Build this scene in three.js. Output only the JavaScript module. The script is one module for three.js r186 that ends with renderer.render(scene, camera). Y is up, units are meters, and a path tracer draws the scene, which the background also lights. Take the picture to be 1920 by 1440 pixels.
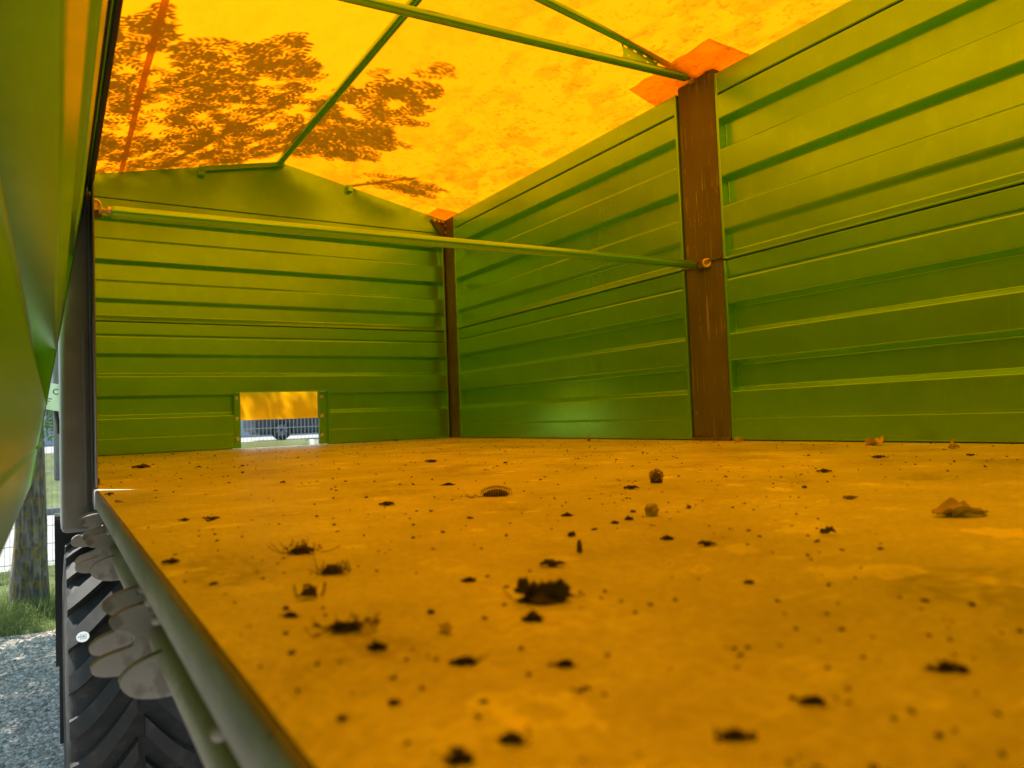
import * as THREE from 'three';
import { mergeGeometries, toCreasedNormals, mergeVertices } from 'three/addons/utils/BufferGeometryUtils.js';
import { RoundedBoxGeometry } from 'three/addons/geometries/RoundedBoxGeometry.js';

// ------------------------------------------------------------------ camera, sky, sun, exposure
const scene = new THREE.Scene();
const camera = new THREE.PerspectiveCamera(54.94, 4 / 3, 0.01, 200);
{
  const m = new THREE.Matrix4().makeBasis(
    new THREE.Vector3(0.849224, -0.037802, 0.526678),
    new THREE.Vector3(0.009498, 0.998366, 0.056342),
    new THREE.Vector3(-0.527947, -0.042845, 0.848196));
  camera.quaternion.setFromRotationMatrix(m);
  camera.position.set(0, 0.1425, 0);
}
camera.focus = 2.3;
camera.userData.fStop = 5;
scene.add(camera);

const renderer = new THREE.WebGLRenderer({ antialias: true });
renderer.toneMapping = THREE.LinearToneMapping;
renderer.toneMappingExposure = 2.75;
renderer.shadowMap.enabled = true;

const SUN = new THREE.Vector3(-0.3, 0.85, -0.43).normalize();
{
  const w = 256, h = 128, d = new Float32Array(w * h * 4);
  for (let j = 0; j < h; j++) {
    const el = (j + 0.5) / h * Math.PI - Math.PI / 2;          // row 0 is the bottom
    const k = Math.pow(Math.max(0, 1 - Math.max(0, el) / (Math.PI / 2)), 2.2);
    for (let i = 0; i < w; i++) {
      const o = (j * w + i) * 4;
      d[o] = 0.105 + 0.26 * k; d[o + 1] = 0.235 + 0.22 * k; d[o + 2] = 0.36 + 0.14 * k; d[o + 3] = 1;
    }
  }
  const t = new THREE.DataTexture(d, w, h, THREE.RGBAFormat, THREE.FloatType);
  t.mapping = THREE.EquirectangularReflectionMapping; t.magFilter = THREE.LinearFilter; t.minFilter = THREE.LinearFilter; t.needsUpdate = true;
  scene.background = t; scene.environment = t;
}
const sun = new THREE.DirectionalLight(new THREE.Color().setRGB(1, 0.95, 0.86), 5);
sun.position.copy(SUN).multiplyScalar(20).add(new THREE.Vector3(1, 0, -3));
sun.target.position.set(1, 0, -3);
sun.castShadow = true; sun.shadow.mapSize.set(2048, 2048); sun.shadow.radius = 1;
Object.assign(sun.shadow.camera, { left: -12, right: 12, top: 12, bottom: -12, near: 1, far: 60 });
scene.add(sun, sun.target);

// ------------------------------------------------------------------ helpers
let seed = 12345;
const rnd = () => { seed = (seed * 1664525 + 1013904223) >>> 0; return seed / 4294967296; };
const rr = (a, b) => a + (b - a) * rnd();
const V = (x, y, z) => new THREE.Vector3(x, y, z);
const lin = (r, g, b) => new THREE.Color().setRGB(r, g, b);
function hash(x, y, s) { let n = Math.imul(x, 374761393) + Math.imul(y, 668265263) + Math.imul(s, 2147483647 ^ 1013) | 0; n = Math.imul(n ^ (n >>> 13), 1274126177); return ((n ^ (n >>> 16)) >>> 0) / 4294967296; }
function vnoise(x, y, p, s) {                                     // value noise, period p
  const xi = Math.floor(x), yi = Math.floor(y), fx = x - xi, fy = y - yi;
  const u = fx * fx * (3 - 2 * fx), v = fy * fy * (3 - 2 * fy), w = (a) => ((a % p) + p) % p;
  const a = hash(w(xi), w(yi), s), b = hash(w(xi + 1), w(yi), s), c = hash(w(xi), w(yi + 1), s), d = hash(w(xi + 1), w(yi + 1), s);
  return a + (b - a) * u + (c - a) * v + (a - b - c + d) * u * v;
}
function fbm(x, y, p, s, oct = 4) { let v = 0, a = 0.5, t = 0; for (let i = 0; i < oct; i++) { v += a * vnoise(x * p, y * p, p, s + i * 7); t += a; a *= 0.5; p *= 2; } return v / t; }
function n3(x, y, z, s = 0) { return vnoise(x + z * 3.7, y - z * 2.3, 4096, s); }
const clamp = (v, a = 0, b = 1) => Math.min(b, Math.max(a, v));
const smooth = (a, b, x) => { const t = clamp((x - a) / (b - a)); return t * t * (3 - 2 * t); };
function tex(size, fn, srgb = true, rx = 1, ry = rx) {            // fn(u, v) gives [r, g, b] 0..1 linear-ish display values
  const d = new Uint8Array(size * size * 4);
  for (let j = 0; j < size; j++) for (let i = 0; i < size; i++) {
    const c = fn(i / size, j / size, i, j), o = (j * size + i) * 4;
    if (typeof c === 'number') { d[o] = d[o + 1] = d[o + 2] = clamp(c) * 255; } else { d[o] = clamp(c[0]) * 255; d[o + 1] = clamp(c[1]) * 255; d[o + 2] = clamp(c[2]) * 255; }
    d[o + 3] = 255;
  }
  const t = new THREE.DataTexture(d, size, size);
  t.wrapS = t.wrapT = THREE.RepeatWrapping; t.magFilter = THREE.LinearFilter; t.minFilter = THREE.LinearMipmapLinearFilter; t.generateMipmaps = true;
  if (srgb) t.colorSpace = THREE.SRGBColorSpace;
  t.repeat.set(rx, ry); t.needsUpdate = true; return t;
}
const s255 = (l) => Math.pow(clamp(l), 1 / 2.2);                  // linear albedo to a texture value
function boxUV(g) {                                               // uv in metres from position and normal
  const p = g.attributes.position, n = g.attributes.normal, uv = new Float32Array(p.count * 2);
  for (let i = 0; i < p.count; i++) {
    const ax = Math.abs(n.getX(i)), ay = Math.abs(n.getY(i)), az = Math.abs(n.getZ(i));
    let u, v;
    if (ay >= ax && ay >= az) { u = p.getX(i); v = p.getZ(i); } else if (ax >= az) { u = p.getZ(i); v = p.getY(i); } else { u = p.getX(i); v = p.getY(i); }
    uv[2 * i] = u; uv[2 * i + 1] = v;
  }
  g.setAttribute('uv', new THREE.BufferAttribute(uv, 2)); return g;
}
const flat = (g) => { const q = g.index ? g.toNonIndexed() : g; for (const k of Object.keys(q.attributes)) if (!['position', 'normal', 'uv'].includes(k)) q.deleteAttribute(k); return q; };
const merge = (list) => mergeGeometries(list.map((g) => { const q = flat(g); if (!q.attributes.normal) q.computeVertexNormals(); if (!q.attributes.uv) boxUV(q); return q; }));
const box = (x0, x1, y0, y1, z0, z1, r = 0.002) => {
  const w = x1 - x0, h = y1 - y0, d = z1 - z0, m = Math.min(w, h, d);
  const g = m > 0.003 ? new RoundedBoxGeometry(w, h, d, 1, Math.min(r, m * 0.3)) : new THREE.BoxGeometry(w, h, d);
  g.translate((x0 + x1) / 2, (y0 + y1) / 2, (z0 + z1) / 2); return boxUV(flat(g));
};
function rod(a, b, r, seg = 20, r2 = r) {
  const d = b.clone().sub(a), g = new THREE.CylinderGeometry(r2, r, d.length(), seg, 1);
  g.applyQuaternion(new THREE.Quaternion().setFromUnitVectors(V(0, 1, 0), d.clone().normalize()));
  g.translate((a.x + b.x) / 2, (a.y + b.y) / 2, (a.z + b.z) / 2); return flat(g);
}
const used = {};
function numbered(n) { if (!(n in used)) { used[n] = 0; return n; } used[n]++; return n + '_' + String(used[n]).padStart(3, '0'); }
function shade(m) { m.castShadow = true; m.receiveShadow = true; return m; }
function top(o, name, label, category, group, kind) {
  o.name = numbered(name); o.userData = kind === 'structure' ? { kind } : { label, category };
  if (kind === 'stuff') o.userData.kind = 'stuff';
  if (group) o.userData.group = group;
  scene.add(o); o.traverse((q) => { if (q.isMesh) shade(q); }); return o;
}
// geometry of parts is written in world coordinates; the part undoes its thing's offset
function part(name, geo, mat, parent, label) {
  const m = shade(new THREE.Mesh(geo, mat)); m.name = name;
  if (parent.userData.base) m.position.copy(parent.userData.base).negate();
  if (label) m.userData.label = label;
  parent.add(m); return m;
}
function node(name, parent, label) {
  const g = new THREE.Group(); g.name = name; g.position.copy(parent.userData.base).negate(); if (label) g.userData.label = label; parent.add(g); return g;
}
function copyPart(name, geo, mat, parent, x, y, z, q) { const m = part(name, geo, mat, parent); m.position.add(V(x, y, z)); if (q) m.quaternion.copy(q); return m; }
const std = (o) => new THREE.MeshPhysicalMaterial({ side: THREE.DoubleSide, ...o });

// ------------------------------------------------------------------ materials
const paintMap = tex(512, (u, v) => { const n = fbm(u, v, 6, 3, 5), f = vnoise(u * 220, v * 220, 220, 9); const d = fbm(u, v, 16, 13, 4), s1 = vnoise(u * 8 + 3 * n, v * 260, 4096, 15), s2 = vnoise(u * 210, v * 9 + 2 * n, 4096, 17), m = vnoise(u * 6, v * 6, 6, 19);
  let k = 0.88 + 0.05 * (n - 0.5) + 0.03 * (d - 0.5); if (s1 > 0.955 && m > 0.55) k += 0.09; if (s2 > 0.95 && m < 0.4) k += 0.06;
  if (f > 0.993) return [1, 1, 1]; const q = smooth(0.6, 0.75, d) * 0.02; return [k + q, k + 0.6 * q, k + q]; }, true, 1.3);
const paintRough = tex(512, (u, v) => 0.95 + 0.12 * (fbm(u, v, 5, 21, 5) - 0.5), false, 1.1);
const paintBump = tex(512, (u, v) => fbm(u, v, 40, 33, 3), false, 1.7);
const GREEN = std({ color: lin(0.31, 0.9, 0.02), map: paintMap, roughness: 0.27, metalness: 0.7, ior: 1.75, roughnessMap: paintRough, bumpMap: paintBump, bumpScale: 0.00015 });
const streakMap = tex(1024, (u, v) => {
  const wob = u + 0.012 * (fbm(u, v, 3, 71, 3) - 0.5);
  const s = vnoise(wob * 90, v * 4, 360, 55), s2 = vnoise(wob * 170, v * 9, 340, 57), f = vnoise(u * 300, v * 300, 300, 58);
  const m = fbm(u, v, 4, 61, 5);
  let k = 0.4 + 0.12 * (m - 0.5);
  if (s > 0.8) k += 0.2 * smooth(0.8, 0.95, s) * (s2 > 0.42 ? 1 : 0.3);
  if (s2 > 0.86 && f > 0.5) k += 0.26;
  if (f > 0.985) k += 0.25;
  return [k * 0.93, k, k * 0.97];
}, true, 2.2, 0.9);
const STEEL = std({ color: lin(0.95, 0.95, 1.0), map: streakMap, roughness: 0.5 });
const darkMap = tex(256, (u, v) => { const n = fbm(u, v, 8, 44, 5); const k = 0.44 + 0.1 * (n - 0.5); return [k, k * 1.01, k * 1.06]; }, true, 3);
const GREYPAINT = std({ color: lin(1, 1, 1), map: darkMap, roughness: 0.42 });
const blot = new Float32Array(2048 * 2048);
for (let b = 0; b < 300; b++) {                                     // dried pale splashes with ragged outlines
  const cx = rnd(), cy = rnd(), big = rnd() < 0.25, rx = (big ? rr(0.01, 0.02) : rr(0.002, 0.008)), ry = rx * rr(0.5, 1), a = rr(0, 3.14), amp = rr(0.05, 0.15), ring = rnd() < 0.4, R = Math.ceil(rx * 2048 * 1.6), sd = 900 + b;
  for (let j = -R; j <= R; j++) for (let i = -R; i <= R; i++) {
    const x = i / 2048, y = j / 2048, u = (x * Math.cos(a) + y * Math.sin(a)) / rx, v = (-x * Math.sin(a) + y * Math.cos(a)) / ry, q = Math.hypot(u, v) + 0.7 * (vnoise(i * 0.09 + 50, j * 0.09 + 50, 4096, sd) - 0.5) + 0.4 * (vnoise(i * 0.3, j * 0.3, 4096, sd + 1) - 0.5);
    if (q < 1) { const px = ((Math.round(cx * 2048) + i) % 2048 + 2048) % 2048, py = ((Math.round(cy * 2048) + j) % 2048 + 2048) % 2048; blot[py * 2048 + px] = Math.max(blot[py * 2048 + px], amp * (ring ? smooth(0.35, 0.8, q) * smooth(1, 0.9, q) : smooth(1, 0.8, q))); }
  }
}
const floorMap = tex(2048, (u, v, pi, pj) => {
  const a = fbm(u, v, 5, 101, 6), b = fbm(u * 1, v * 1, 14, 115, 5), sc = vnoise(u * 60, v * 420, 420, 131), sc2 = vnoise(u * 500, v * 40, 500, 137), f = vnoise(u * 700, v * 700, 700, 139), g = vnoise(u * 260, v * 260, 260, 151);
  let k = 0.81 + 0.16 * (a - 0.5) + 0.16 * (b - 0.5) - 0.10 * smooth(0.42, 0.3, b) * smooth(0.4, 0.6, g);
  k += 0.06 * smooth(0.62, 0.8, b) * smooth(0.45, 0.6, g);        // dried pale dust patches
  k += blot[pj * 2048 + pi];
  if (sc > 0.82) k += 0.09 * (sc - 0.82) / 0.18;
  if (sc2 > 0.93) k += 0.04;
  if (f > 0.85) k -= 0.2 * smooth(0.85, 1, f) * smooth(0.3, 0.7, a); k += 0.09 * (vnoise(u * 420, v * 420, 420, 161) - 0.5) + 0.07 * (fbm(u, v, 60, 163, 3) - 0.5);
  if (g > 0.93 && a > 0.5) k -= 0.12;
  return [k * 0.94, k * 1.02, k * 0.86];
}, true, 1 / 2.1);
const floorBump = tex(1024, (u, v) => 0.5 * fbm(u, v, 12, 171, 6) + 0.5 * vnoise(u * 300, v * 300, 300, 173), false, 1 / 1.3);
const FLOOR = std({ color: lin(1, 1, 1), map: floorMap, bumpMap: floorBump, bumpScale: 0.002, roughness: 0.42, ior: 1.7 });
const railMap = tex(512, (u, v) => { const n = fbm(u, v, 6, 201, 6), s = vnoise(u * 8, v * 120, 120, 203), f = vnoise(u * 120, v * 120, 120, 207); let k = 0.5 + 0.24 * (n - 0.5) + (s > 0.8 ? 0.05 : 0); if (f > 0.93) k -= 0.15; return [k * 1.05, k, k * 1.0]; }, true, 2);
const RAIL = std({ color: lin(1, 1, 1), map: railMap, roughness: 0.5 });
const ZINC = std({ color: lin(0.62, 0.61, 0.56), roughness: 0.38, metalness: 0.75 });
const PLATE = std({ color: lin(0.92, 0.92, 0.9), map: tex(256, (u, v) => { const n = fbm(u, v, 5, 301, 5), f = vnoise(u * 40, v * 40, 40, 305); let k = 0.94 + 0.12 * (n - 0.5); if (f > 0.96) k -= 0.35; return [k, k, k]; }, true, 1.7), roughness: 0.5 });
const RUBBER = std({ color: lin(0.012, 0.012, 0.013), roughness: 0.6 });
const TYRE = std({ color: lin(1, 1, 1), map: tex(512, (u, v) => { const n = fbm(u, v, 9, 401, 6), f = vnoise(u * 160, v * 160, 160, 405); const e = smooth(0.5, 0.75, n); let k = 0.135 + 0.05 * (n - 0.5); let c = [k + 0.07 * e, k + 0.055 * e, k + 0.035 * e]; if (f > 0.94) c = c.map((q) => q + 0.14); return c; }, true, 3), roughness: 0.72 });
const BLACKPLASTIC = std({ color: lin(0.012, 0.012, 0.013), roughness: 0.5 });
const CLAWSTEEL = std({ color: lin(1, 1, 1), map: tex(256, (u, v) => { const n = fbm(u, v, 5, 451, 6); const e = smooth(0.55, 0.75, n); const k = 0.47 + 0.12 * (n - 0.5); return [k - 0.14 * e, k - 0.16 * e, k - 0.17 * e]; }, true, 9), roughness: 0.45 });

// tarpaulin: orange coated fabric with scuffs, mould specks and rubbed creases
const tarpMap = tex(2048, (u, v) => {
  // u across (0 left eave .. 1 right eave), v along the trailer (0 front .. 1 rear)
  const a = fbm(u, v, 5, 501, 5), b = fbm(u, v, 34, 507, 5), c = vnoise(u * 160 + 12 * a, v * 300, 4096, 511), f = vnoise(u * 620, v * 620, 4096, 513), st = vnoise(u * 30 + 8 * a, v * 420 + 20 * b, 4096, 517);
  const zone = 0.18 + 0.82 * smooth(0.5, 0.8, u + 0.35 * (a - 0.5));   // the right half is the scuffed one
  let k = 1.0;
  k -= 0.10 * zone * smooth(0.4, 0.68, b) + 0.05 * zone * (a - 0.5) + 0.10 * (0.35 + zone) * (fbm(u, v, 90, 541, 3) - 0.5);
  k -= 0.13 * zone * smooth(0.7, 0.98, c);
  k -= 0.10 * smooth(0.8, 1, st) * zone;
  const cr = Math.abs(fbm(u * 1.0, v * 1.0, 7, 521, 4) - 0.5);
  k -= 0.05 * zone * (1 - smooth(0.0, 0.03, cr)) * smooth(0.35, 0.6, b);
  const cr2 = Math.abs(fbm(u, v, 23, 523, 3) - 0.5);
  k -= 0.10 * zone * (1 - smooth(0.0, 0.05, cr2)) * smooth(0.45, 0.6, a) * smooth(0.3, 0.6, c);
  if (f > 0.96) k -= 0.14 * zone; if (vnoise(u * 260, v * 500, 4096, 547) > 0.9) k -= 0.12 * zone * smooth(0.4, 0.6, b);
  return [k, k * (0.97 + 0.03 * k), k];
}, true);
const TARP = std({ color: lin(0.97, 0.235, 0.001), map: tarpMap, transmission: 0.62, roughness: 1, thickness: 0, specularIntensity: 0.4 });
const TARPPATCH = std({ color: lin(0.95, 0.66, 0.004), transmission: 0.62, roughness: 1, thickness: 0, specularIntensity: 0.4 });
const STRAP = std({ color: lin(0.75, 0.3, 0.05), transmission: 0.45, roughness: 1, thickness: 0, specularIntensity: 0.3 });

// ------------------------------------------------------------------ surroundings: ground
const gravelMap = tex(1024, (u, v) => {
  const a = fbm(u, v, 5, 601, 4), g = vnoise(u * 190, v * 190, 190, 603), g2 = vnoise(u * 330, v * 330, 330, 607), g3 = vnoise(u * 90, v * 90, 90, 609);
  let k = 0.59 + 0.12 * (a - 0.5) + 0.26 * (g - 0.5) + 0.26 * (g2 - 0.5) + 0.12 * (g3 - 0.5);
  if (g2 > 0.86) k += 0.22; if (g < 0.12) k -= 0.1;
  return [k * 1.08, k, k * 0.93];
}, true, 0.45);
const gravelBump = tex(1024, (u, v) => 0.6 * vnoise(u * 190, v * 190, 190, 603) + 0.4 * vnoise(u * 330, v * 330, 330, 607), false, 0.45);
const GRAVEL = std({ color: lin(1, 1, 1), map: gravelMap, bumpMap: gravelBump, bumpScale: 0.012, roughness: 0.9 });
const GY = -1.4;
function sheet(x0, x1, z0, z1, y, nx = 1, nz = 1, fn) {
  const g = new THREE.PlaneGeometry(x1 - x0, z1 - z0, nx, nz); g.rotateX(-Math.PI / 2); g.translate((x0 + x1) / 2, y, (z0 + z1) / 2);
  if (fn) { const p = g.attributes.position; for (let i = 0; i < p.count; i++) p.setY(i, fn(p.getX(i), p.getZ(i))); g.computeVertexNormals(); }
  const q = flat(g); const p = q.attributes.position, uv = q.attributes.uv; for (let i = 0; i < p.count; i++) uv.setXY(i, p.getX(i), p.getZ(i)); return q;
}
const structure = (name, geo, mat) => top(new THREE.Mesh(geo, mat), name, null, null, null, 'structure');
structure('gravel_yard', sheet(-90, 90, -90, 40, GY), GRAVEL);
const grassMap = tex(512, (u, v) => { const a = fbm(u, v, 6, 651, 5), f = vnoise(u * 120, v * 120, 120, 655); const k = 0.75 + 0.5 * (a - 0.5) + 0.3 * (f - 0.5); return [0.36 * k, 0.42 * k, 0.15 * k]; }, true, 0.8);
const GRASSGROUND = std({ color: lin(1, 1, 1), map: grassMap, roughness: 0.95 });
structure('grass_verge', sheet(-9, 9, -9.9, -6.75, GY + 0.03, 60, 30, (x, z) => GY + 0.02 + 0.05 * n3(x * 2, z * 2, 0, 5) - 0.12 * smooth(-6.95 - 0.25 * n3(x * 2.4, 0, 0, 8), -6.75, z)), GRASSGROUND);
const PAVE = std({ color: lin(1, 1, 1), map: tex(256, (u, v) => { const a = fbm(u, v, 8, 661, 5); const k = 0.52 + 0.1 * (a - 0.5); return [k, k, k * 0.98]; }, true, 0.6), roughness: 0.9 });
structure('pavement', sheet(-30, 30, -16.4, -9.9, GY + 0.012), PAVE);
structure('kerb', box(-30, 30, GY, GY + 0.14, -16.55, -16.4, 0.02), std({ color: lin(0.16, 0.16, 0.16), roughness: 0.9 }));
structure('grass_bank', sheet(-40, 40, -23.5, -16.55, 0, 60, 20, (x, z) => GY + 0.13 + (0.87) * smooth(-16.55, -22.5, z) + 0.03 * n3(x * 2, z * 2, 0, 4)), GRASSGROUND);
structure('car_park', sheet(-60, 60, -60, -22.6, GY + 1.01), PAVE);

// ------------------------------------------------------------------ the trailer
const trailer = new THREE.Group();
trailer.position.set(1.277, GY, -2.33);
const BASE = trailer.position.clone();
top(trailer, 'farm_trailer', 'green grain trailer with orange tarpaulin roof and dusty grey floor, seen from inside', 'trailer');
trailer.userData.base = BASE;

// ---- pressed boards: [height, depth behind the ridge face]
function rounded(pts, r) {
  const out = [pts[0]];
  for (let i = 1; i < pts.length - 1; i++) {
    const [a, b, c] = [pts[i - 1], pts[i], pts[i + 1]], la = Math.hypot(a[0] - b[0], a[1] - b[1]), lc = Math.hypot(c[0] - b[0], c[1] - b[1]);
    const q = Math.min(r, la * 0.4, lc * 0.4), p0 = [b[0] + (a[0] - b[0]) / la * q, b[1] + (a[1] - b[1]) / la * q], p2 = [b[0] + (c[0] - b[0]) / lc * q, b[1] + (c[1] - b[1]) / lc * q];
    for (let k = 0; k <= 3; k++) { const t = k / 3; out.push([0, 1].map((j) => (1 - t) * (1 - t) * p0[j] + 2 * t * (1 - t) * b[j] + t * t * p2[j])); }
  }
  out.push(pts[pts.length - 1]); return out;
}
const D = 0.042;
const LOWER = [[0.004, 0.004], [0.007, 0], [0.094, 0], [0.096, 0.004], [0.1, 0.004], [0.103, 0], [0.211, 0], [0.229, D], [0.326, D], [0.344, 0], [0.457, 0], [0.475, D], [0.573, D], [0.591, 0], [0.69, 0], [0.697, 0.008], [0.7, 0.011], [0.703, 0.016], [0.705, 0.008], [0.775, 0.008], [0.778, 0.012]];
const UPPER = [[0.7805, 0.004], [0.782, -0.001], [0.786, -0.003], [0.816, 0.024], [0.892, 0.024], [0.911, 0], [1.01, 0], [1.028, D], [1.123, D], [1.141, 0], [1.26, 0], [1.278, D], [1.377, D], [1.395, 0], [1.499, 0], [1.502, 0.004]];
const TOPB = [[1.508, 0.004], [1.511, 0], [1.596, 0], [1.6, 0.004]];
const HATCHCUT = [[0.364, 0], ...LOWER.filter((p) => p[0] > 0.37)];
function boardGeo(profile, len, back = 0.05) {
  const r = rounded(profile, 0.004), sh = new THREE.Shape();
  sh.moveTo(r[0][1], r[0][0]); for (const [y, d] of r.slice(1)) sh.lineTo(d, y);
  sh.lineTo(back, r[r.length - 1][0]); sh.lineTo(back, r[0][0]); sh.closePath();
  const g = new THREE.ExtrudeGeometry(sh, { depth: len, bevelEnabled: false, steps: 1 });
  return boxUV(flat(g));
}
const onRight = (g, z0) => boxUV(g.translate(2.465, 0, z0));
function onLeft(g, z0) {           // mirror in x
  g.scale(-1, 1, 1); const p = g.attributes.position, n = g.attributes.normal;
  for (let i = 0; i < p.count; i += 3) for (const at of [p, n]) { const a = [at.getX(i), at.getY(i), at.getZ(i)], b = [at.getX(i + 2), at.getY(i + 2), at.getZ(i + 2)]; at.setXYZ(i, ...b); at.setXYZ(i + 2, ...a); }
  return boxUV(g.translate(0.088, 0, z0));
}
function onFront(g, x0) { g.rotateY(Math.PI / 2); return boxUV(g.translate(x0, 0, -4.845)); }
function bead(a, b, r) {          // weld seam: a lumpy little tube
  const L = a.distanceTo(b), n = Math.max(6, Math.round(L / 0.006)), g = new THREE.TubeGeometry(new THREE.LineCurve3(a, b), n, r, 6);
  const p = g.attributes.position; for (let i = 0; i < p.count; i++) { const k = rr(-0.35, 0.35) * r; p.setXYZ(i, p.getX(i) + k, p.getY(i) + rr(-0.2, 0.2) * r, p.getZ(i) + k); }
  g.computeVertexNormals(); return flat(g);
}
function sideWall(side, z0, z1, sections, label) {
  const put = side > 0 ? onRight : onLeft, X = (d) => side > 0 ? 2.465 + d : 0.088 - d;
  const w = node('side_wall', trailer, label);
  w.userData.base = V(0, 0, 0); 
  for (const [nm, pr] of sections) part(nm, put(boardGeo(pr, z1 - z0 - 0.03), z0 + 0.015), GREEN, w);
  const y0 = sections[0][1][0][0], y1 = sections[sections.length - 1][1].at(-1)[0];
  const cuts = y0 < 0.7 && y1 > 0.9 ? [[y0, 0.776], [0.783, y1]] : [[y0, y1]];
  for (const z of [z0, z1 - 0.015]) for (const [a, b] of cuts) { const xa = X(-0.002), xb = X(0.05); part('end_stile', box(Math.min(xa, xb), Math.max(xa, xb), a, b, z, z + 0.015, 0.004), GREEN, w); }
  { const xa = X(0.0505), xb = X(0.056); part('back_sheet', box(Math.min(xa, xb), Math.max(xa, xb), y0 < 0.1 ? -0.03 : y0, y1, z0 - 0.02, z1 + 0.02, 0.001), GREEN, w); }
  const seams = [];
  for (const [nm, pr] of sections) for (let i = 1; i < pr.length; i++) if (pr[i][1] === D && pr[i - 1][1] === D)
    for (const z of [z0 + 0.017, z1 - 0.017]) seams.push(bead(V(X(D), pr[i - 1][0], z), V(X(D), pr[i][0], z), 0.003));
  for (const [nm, pr] of sections) for (const z of [z0 + 0.0155, z1 - 0.0155]) if (pr !== TOPB) for (const [a, b] of pr === LOWER ? [[0.11, 0.2], [0.36, 0.37], [0.71, 0.74]] : [[0.83, 0.89], [1.03, 1.05]]) seams.push(bead(V(X(0.0), a, z), V(X(0.0), b, z), 0.0025));
  part('weld_seam', merge(seams), GREEN, w);
  delete w.userData.base;
  return w;
}
const ALL = [['lower_board', LOWER], ['upper_board', UPPER], ['top_board', TOPB]];
sideWall(1, -2.197, 0.06, ALL, 'ribbed green wall right of the wide post');
sideWall(1, -4.68, -2.43, ALL, 'ribbed green wall between the wide post and the far corner');
sideWall(-1, -4.68, -2.45, ALL, 'ribbed green wall ahead of the grey post');
sideWall(-1, -2.2, 0.06, ALL.slice(1), 'ribbed green upper wall above the open flap');

// ---- open flap on the near left, hung from the upper wall and swung outwards
{
  const w = node('open_side_flap', trailer, 'ribbed green side flap swung open on its upper hinge');
  w.userData.base = V(0, 0, 0);
  const parts = [];
  const pr = [[-0.20, 0.092], [-0.197, 0.088], [0.0, 0.0], ...LOWER.slice(2)];
  const g = onLeft(boardGeo(pr, 2.25, 0.05), -2.185);
  const q = (geo) => { geo.translate(-0.092, -0.79, 0); geo.rotateZ(-0.166); geo.translate(0.085, 0.79, 0); return boxUV(geo); };
  // the lip below leans outwards, so its back is closed by a separate sheet
  part('lower_board', q(g), GREEN, w);
  part('end_stile', q(box(0.038, 0.09, 0.0, 0.775, -2.2, -2.185, 0.004)), GREEN, w);
  part('rubber_edge', q(box(0.082, 0.0885, 0.776, 0.79, -2.19, 0.05, 0.002)), RUBBER, w);
  part('hinge_strap', q(box(0.070, 0.0905, 0.66, 0.80, -2.215, -2.2005, 0.003)), GREEN, w);
  delete w.userData.base;
}
part('rubber_seal', merge([box(0.083, 0.0935, 0.7705, 0.782, -2.2, 0.05, 0.003)]), RUBBER, trailer);

// ---- posts
const postShape = (x0, x1, z0, z1, y0, y1, face) => {
  const list = [box(x0, x1, y0, y1, z0, z1, 0.006)];
  return merge(list);
};
{
  const p = part('post', merge([box(2.473, 2.62, 0.012, 1.63, -2.4275, -2.202, 0.008), box(2.468, 2.475, 0.013, 1.655, -2.345, -2.202, 0.003), box(2.523, 2.6, -0.03, 1.6, -2.46, -2.17, 0.004)]), STEEL, trailer, 'wide grey steel post with pale drip streaks');
  part('foot_plate', box(2.452, 2.6, 0.001, 0.014, -2.424, -2.203, 0.003), STEEL, p);
  part('cap_plate', box(2.47, 2.6, 1.632, 1.645, -2.415, -2.36, 0.003), STEEL, p);
  part('cap_plate', merge([box(2.462, 2.6, 1.657, 1.668, -2.29, -2.206, 0.003), box(2.462, 2.468, 1.63, 1.657, -2.25, -2.212, 0.002)]), STEEL, p);
  part('joint_plate', box(2.462, 2.4725, 0.776, 0.783, -2.424, -2.346, 0.001), STEEL, p);
  part('joint_plate', box(2.456, 2.4675, 0.79, 0.797, -2.3, -2.204, 0.001), STEEL, p);
}
{
  const p = part('post', merge([box(0.014, 0.0875, -0.115, 1.63, -2.45, -2.21, 0.014)]), GREYPAINT, trailer, 'narrow grey steel post at the floor edge');
  part('post_flange', box(0.0885, 0.0925, 0.002, 0.77, -2.44, -2.1, 0.001), GREYPAINT, p);
  part('post_rib', box(0.066, 0.074, -0.05, 0.40, -2.2095, -2.2035, 0.002), GREYPAINT, p);
  part('post_rib', box(0.0825, 0.087, -0.11, 1.6, -2.209, -2.206, 0.001), GREYPAINT, p);
  part('corner_block', box(0.0935, 0.103, 0.002, 0.018, -2.30, -2.24, 0.002), STEEL, p);
}
part('post', merge([box(2.478, 2.6, -0.03, 1.61, -4.895, -4.695, 0.012), box(2.50, 2.53, 0.002, 0.014, -4.69, -4.6885, 0.0005)]), STEEL, trailer, 'slim grey steel post in the far corner');
part('post', box(0.0, 0.09, -0.115, 1.6, -4.87, -4.69, 0.012), GREYPAINT, trailer);
part('post', box(2.478, 2.6, -0.03, 1.61, 0.075, 0.37, 0.012), STEEL, trailer);
part('post', box(-0.18, 0.1, -0.115, 1.6, 0.07, 0.299, 0.012), GREYPAINT, trailer);

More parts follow.
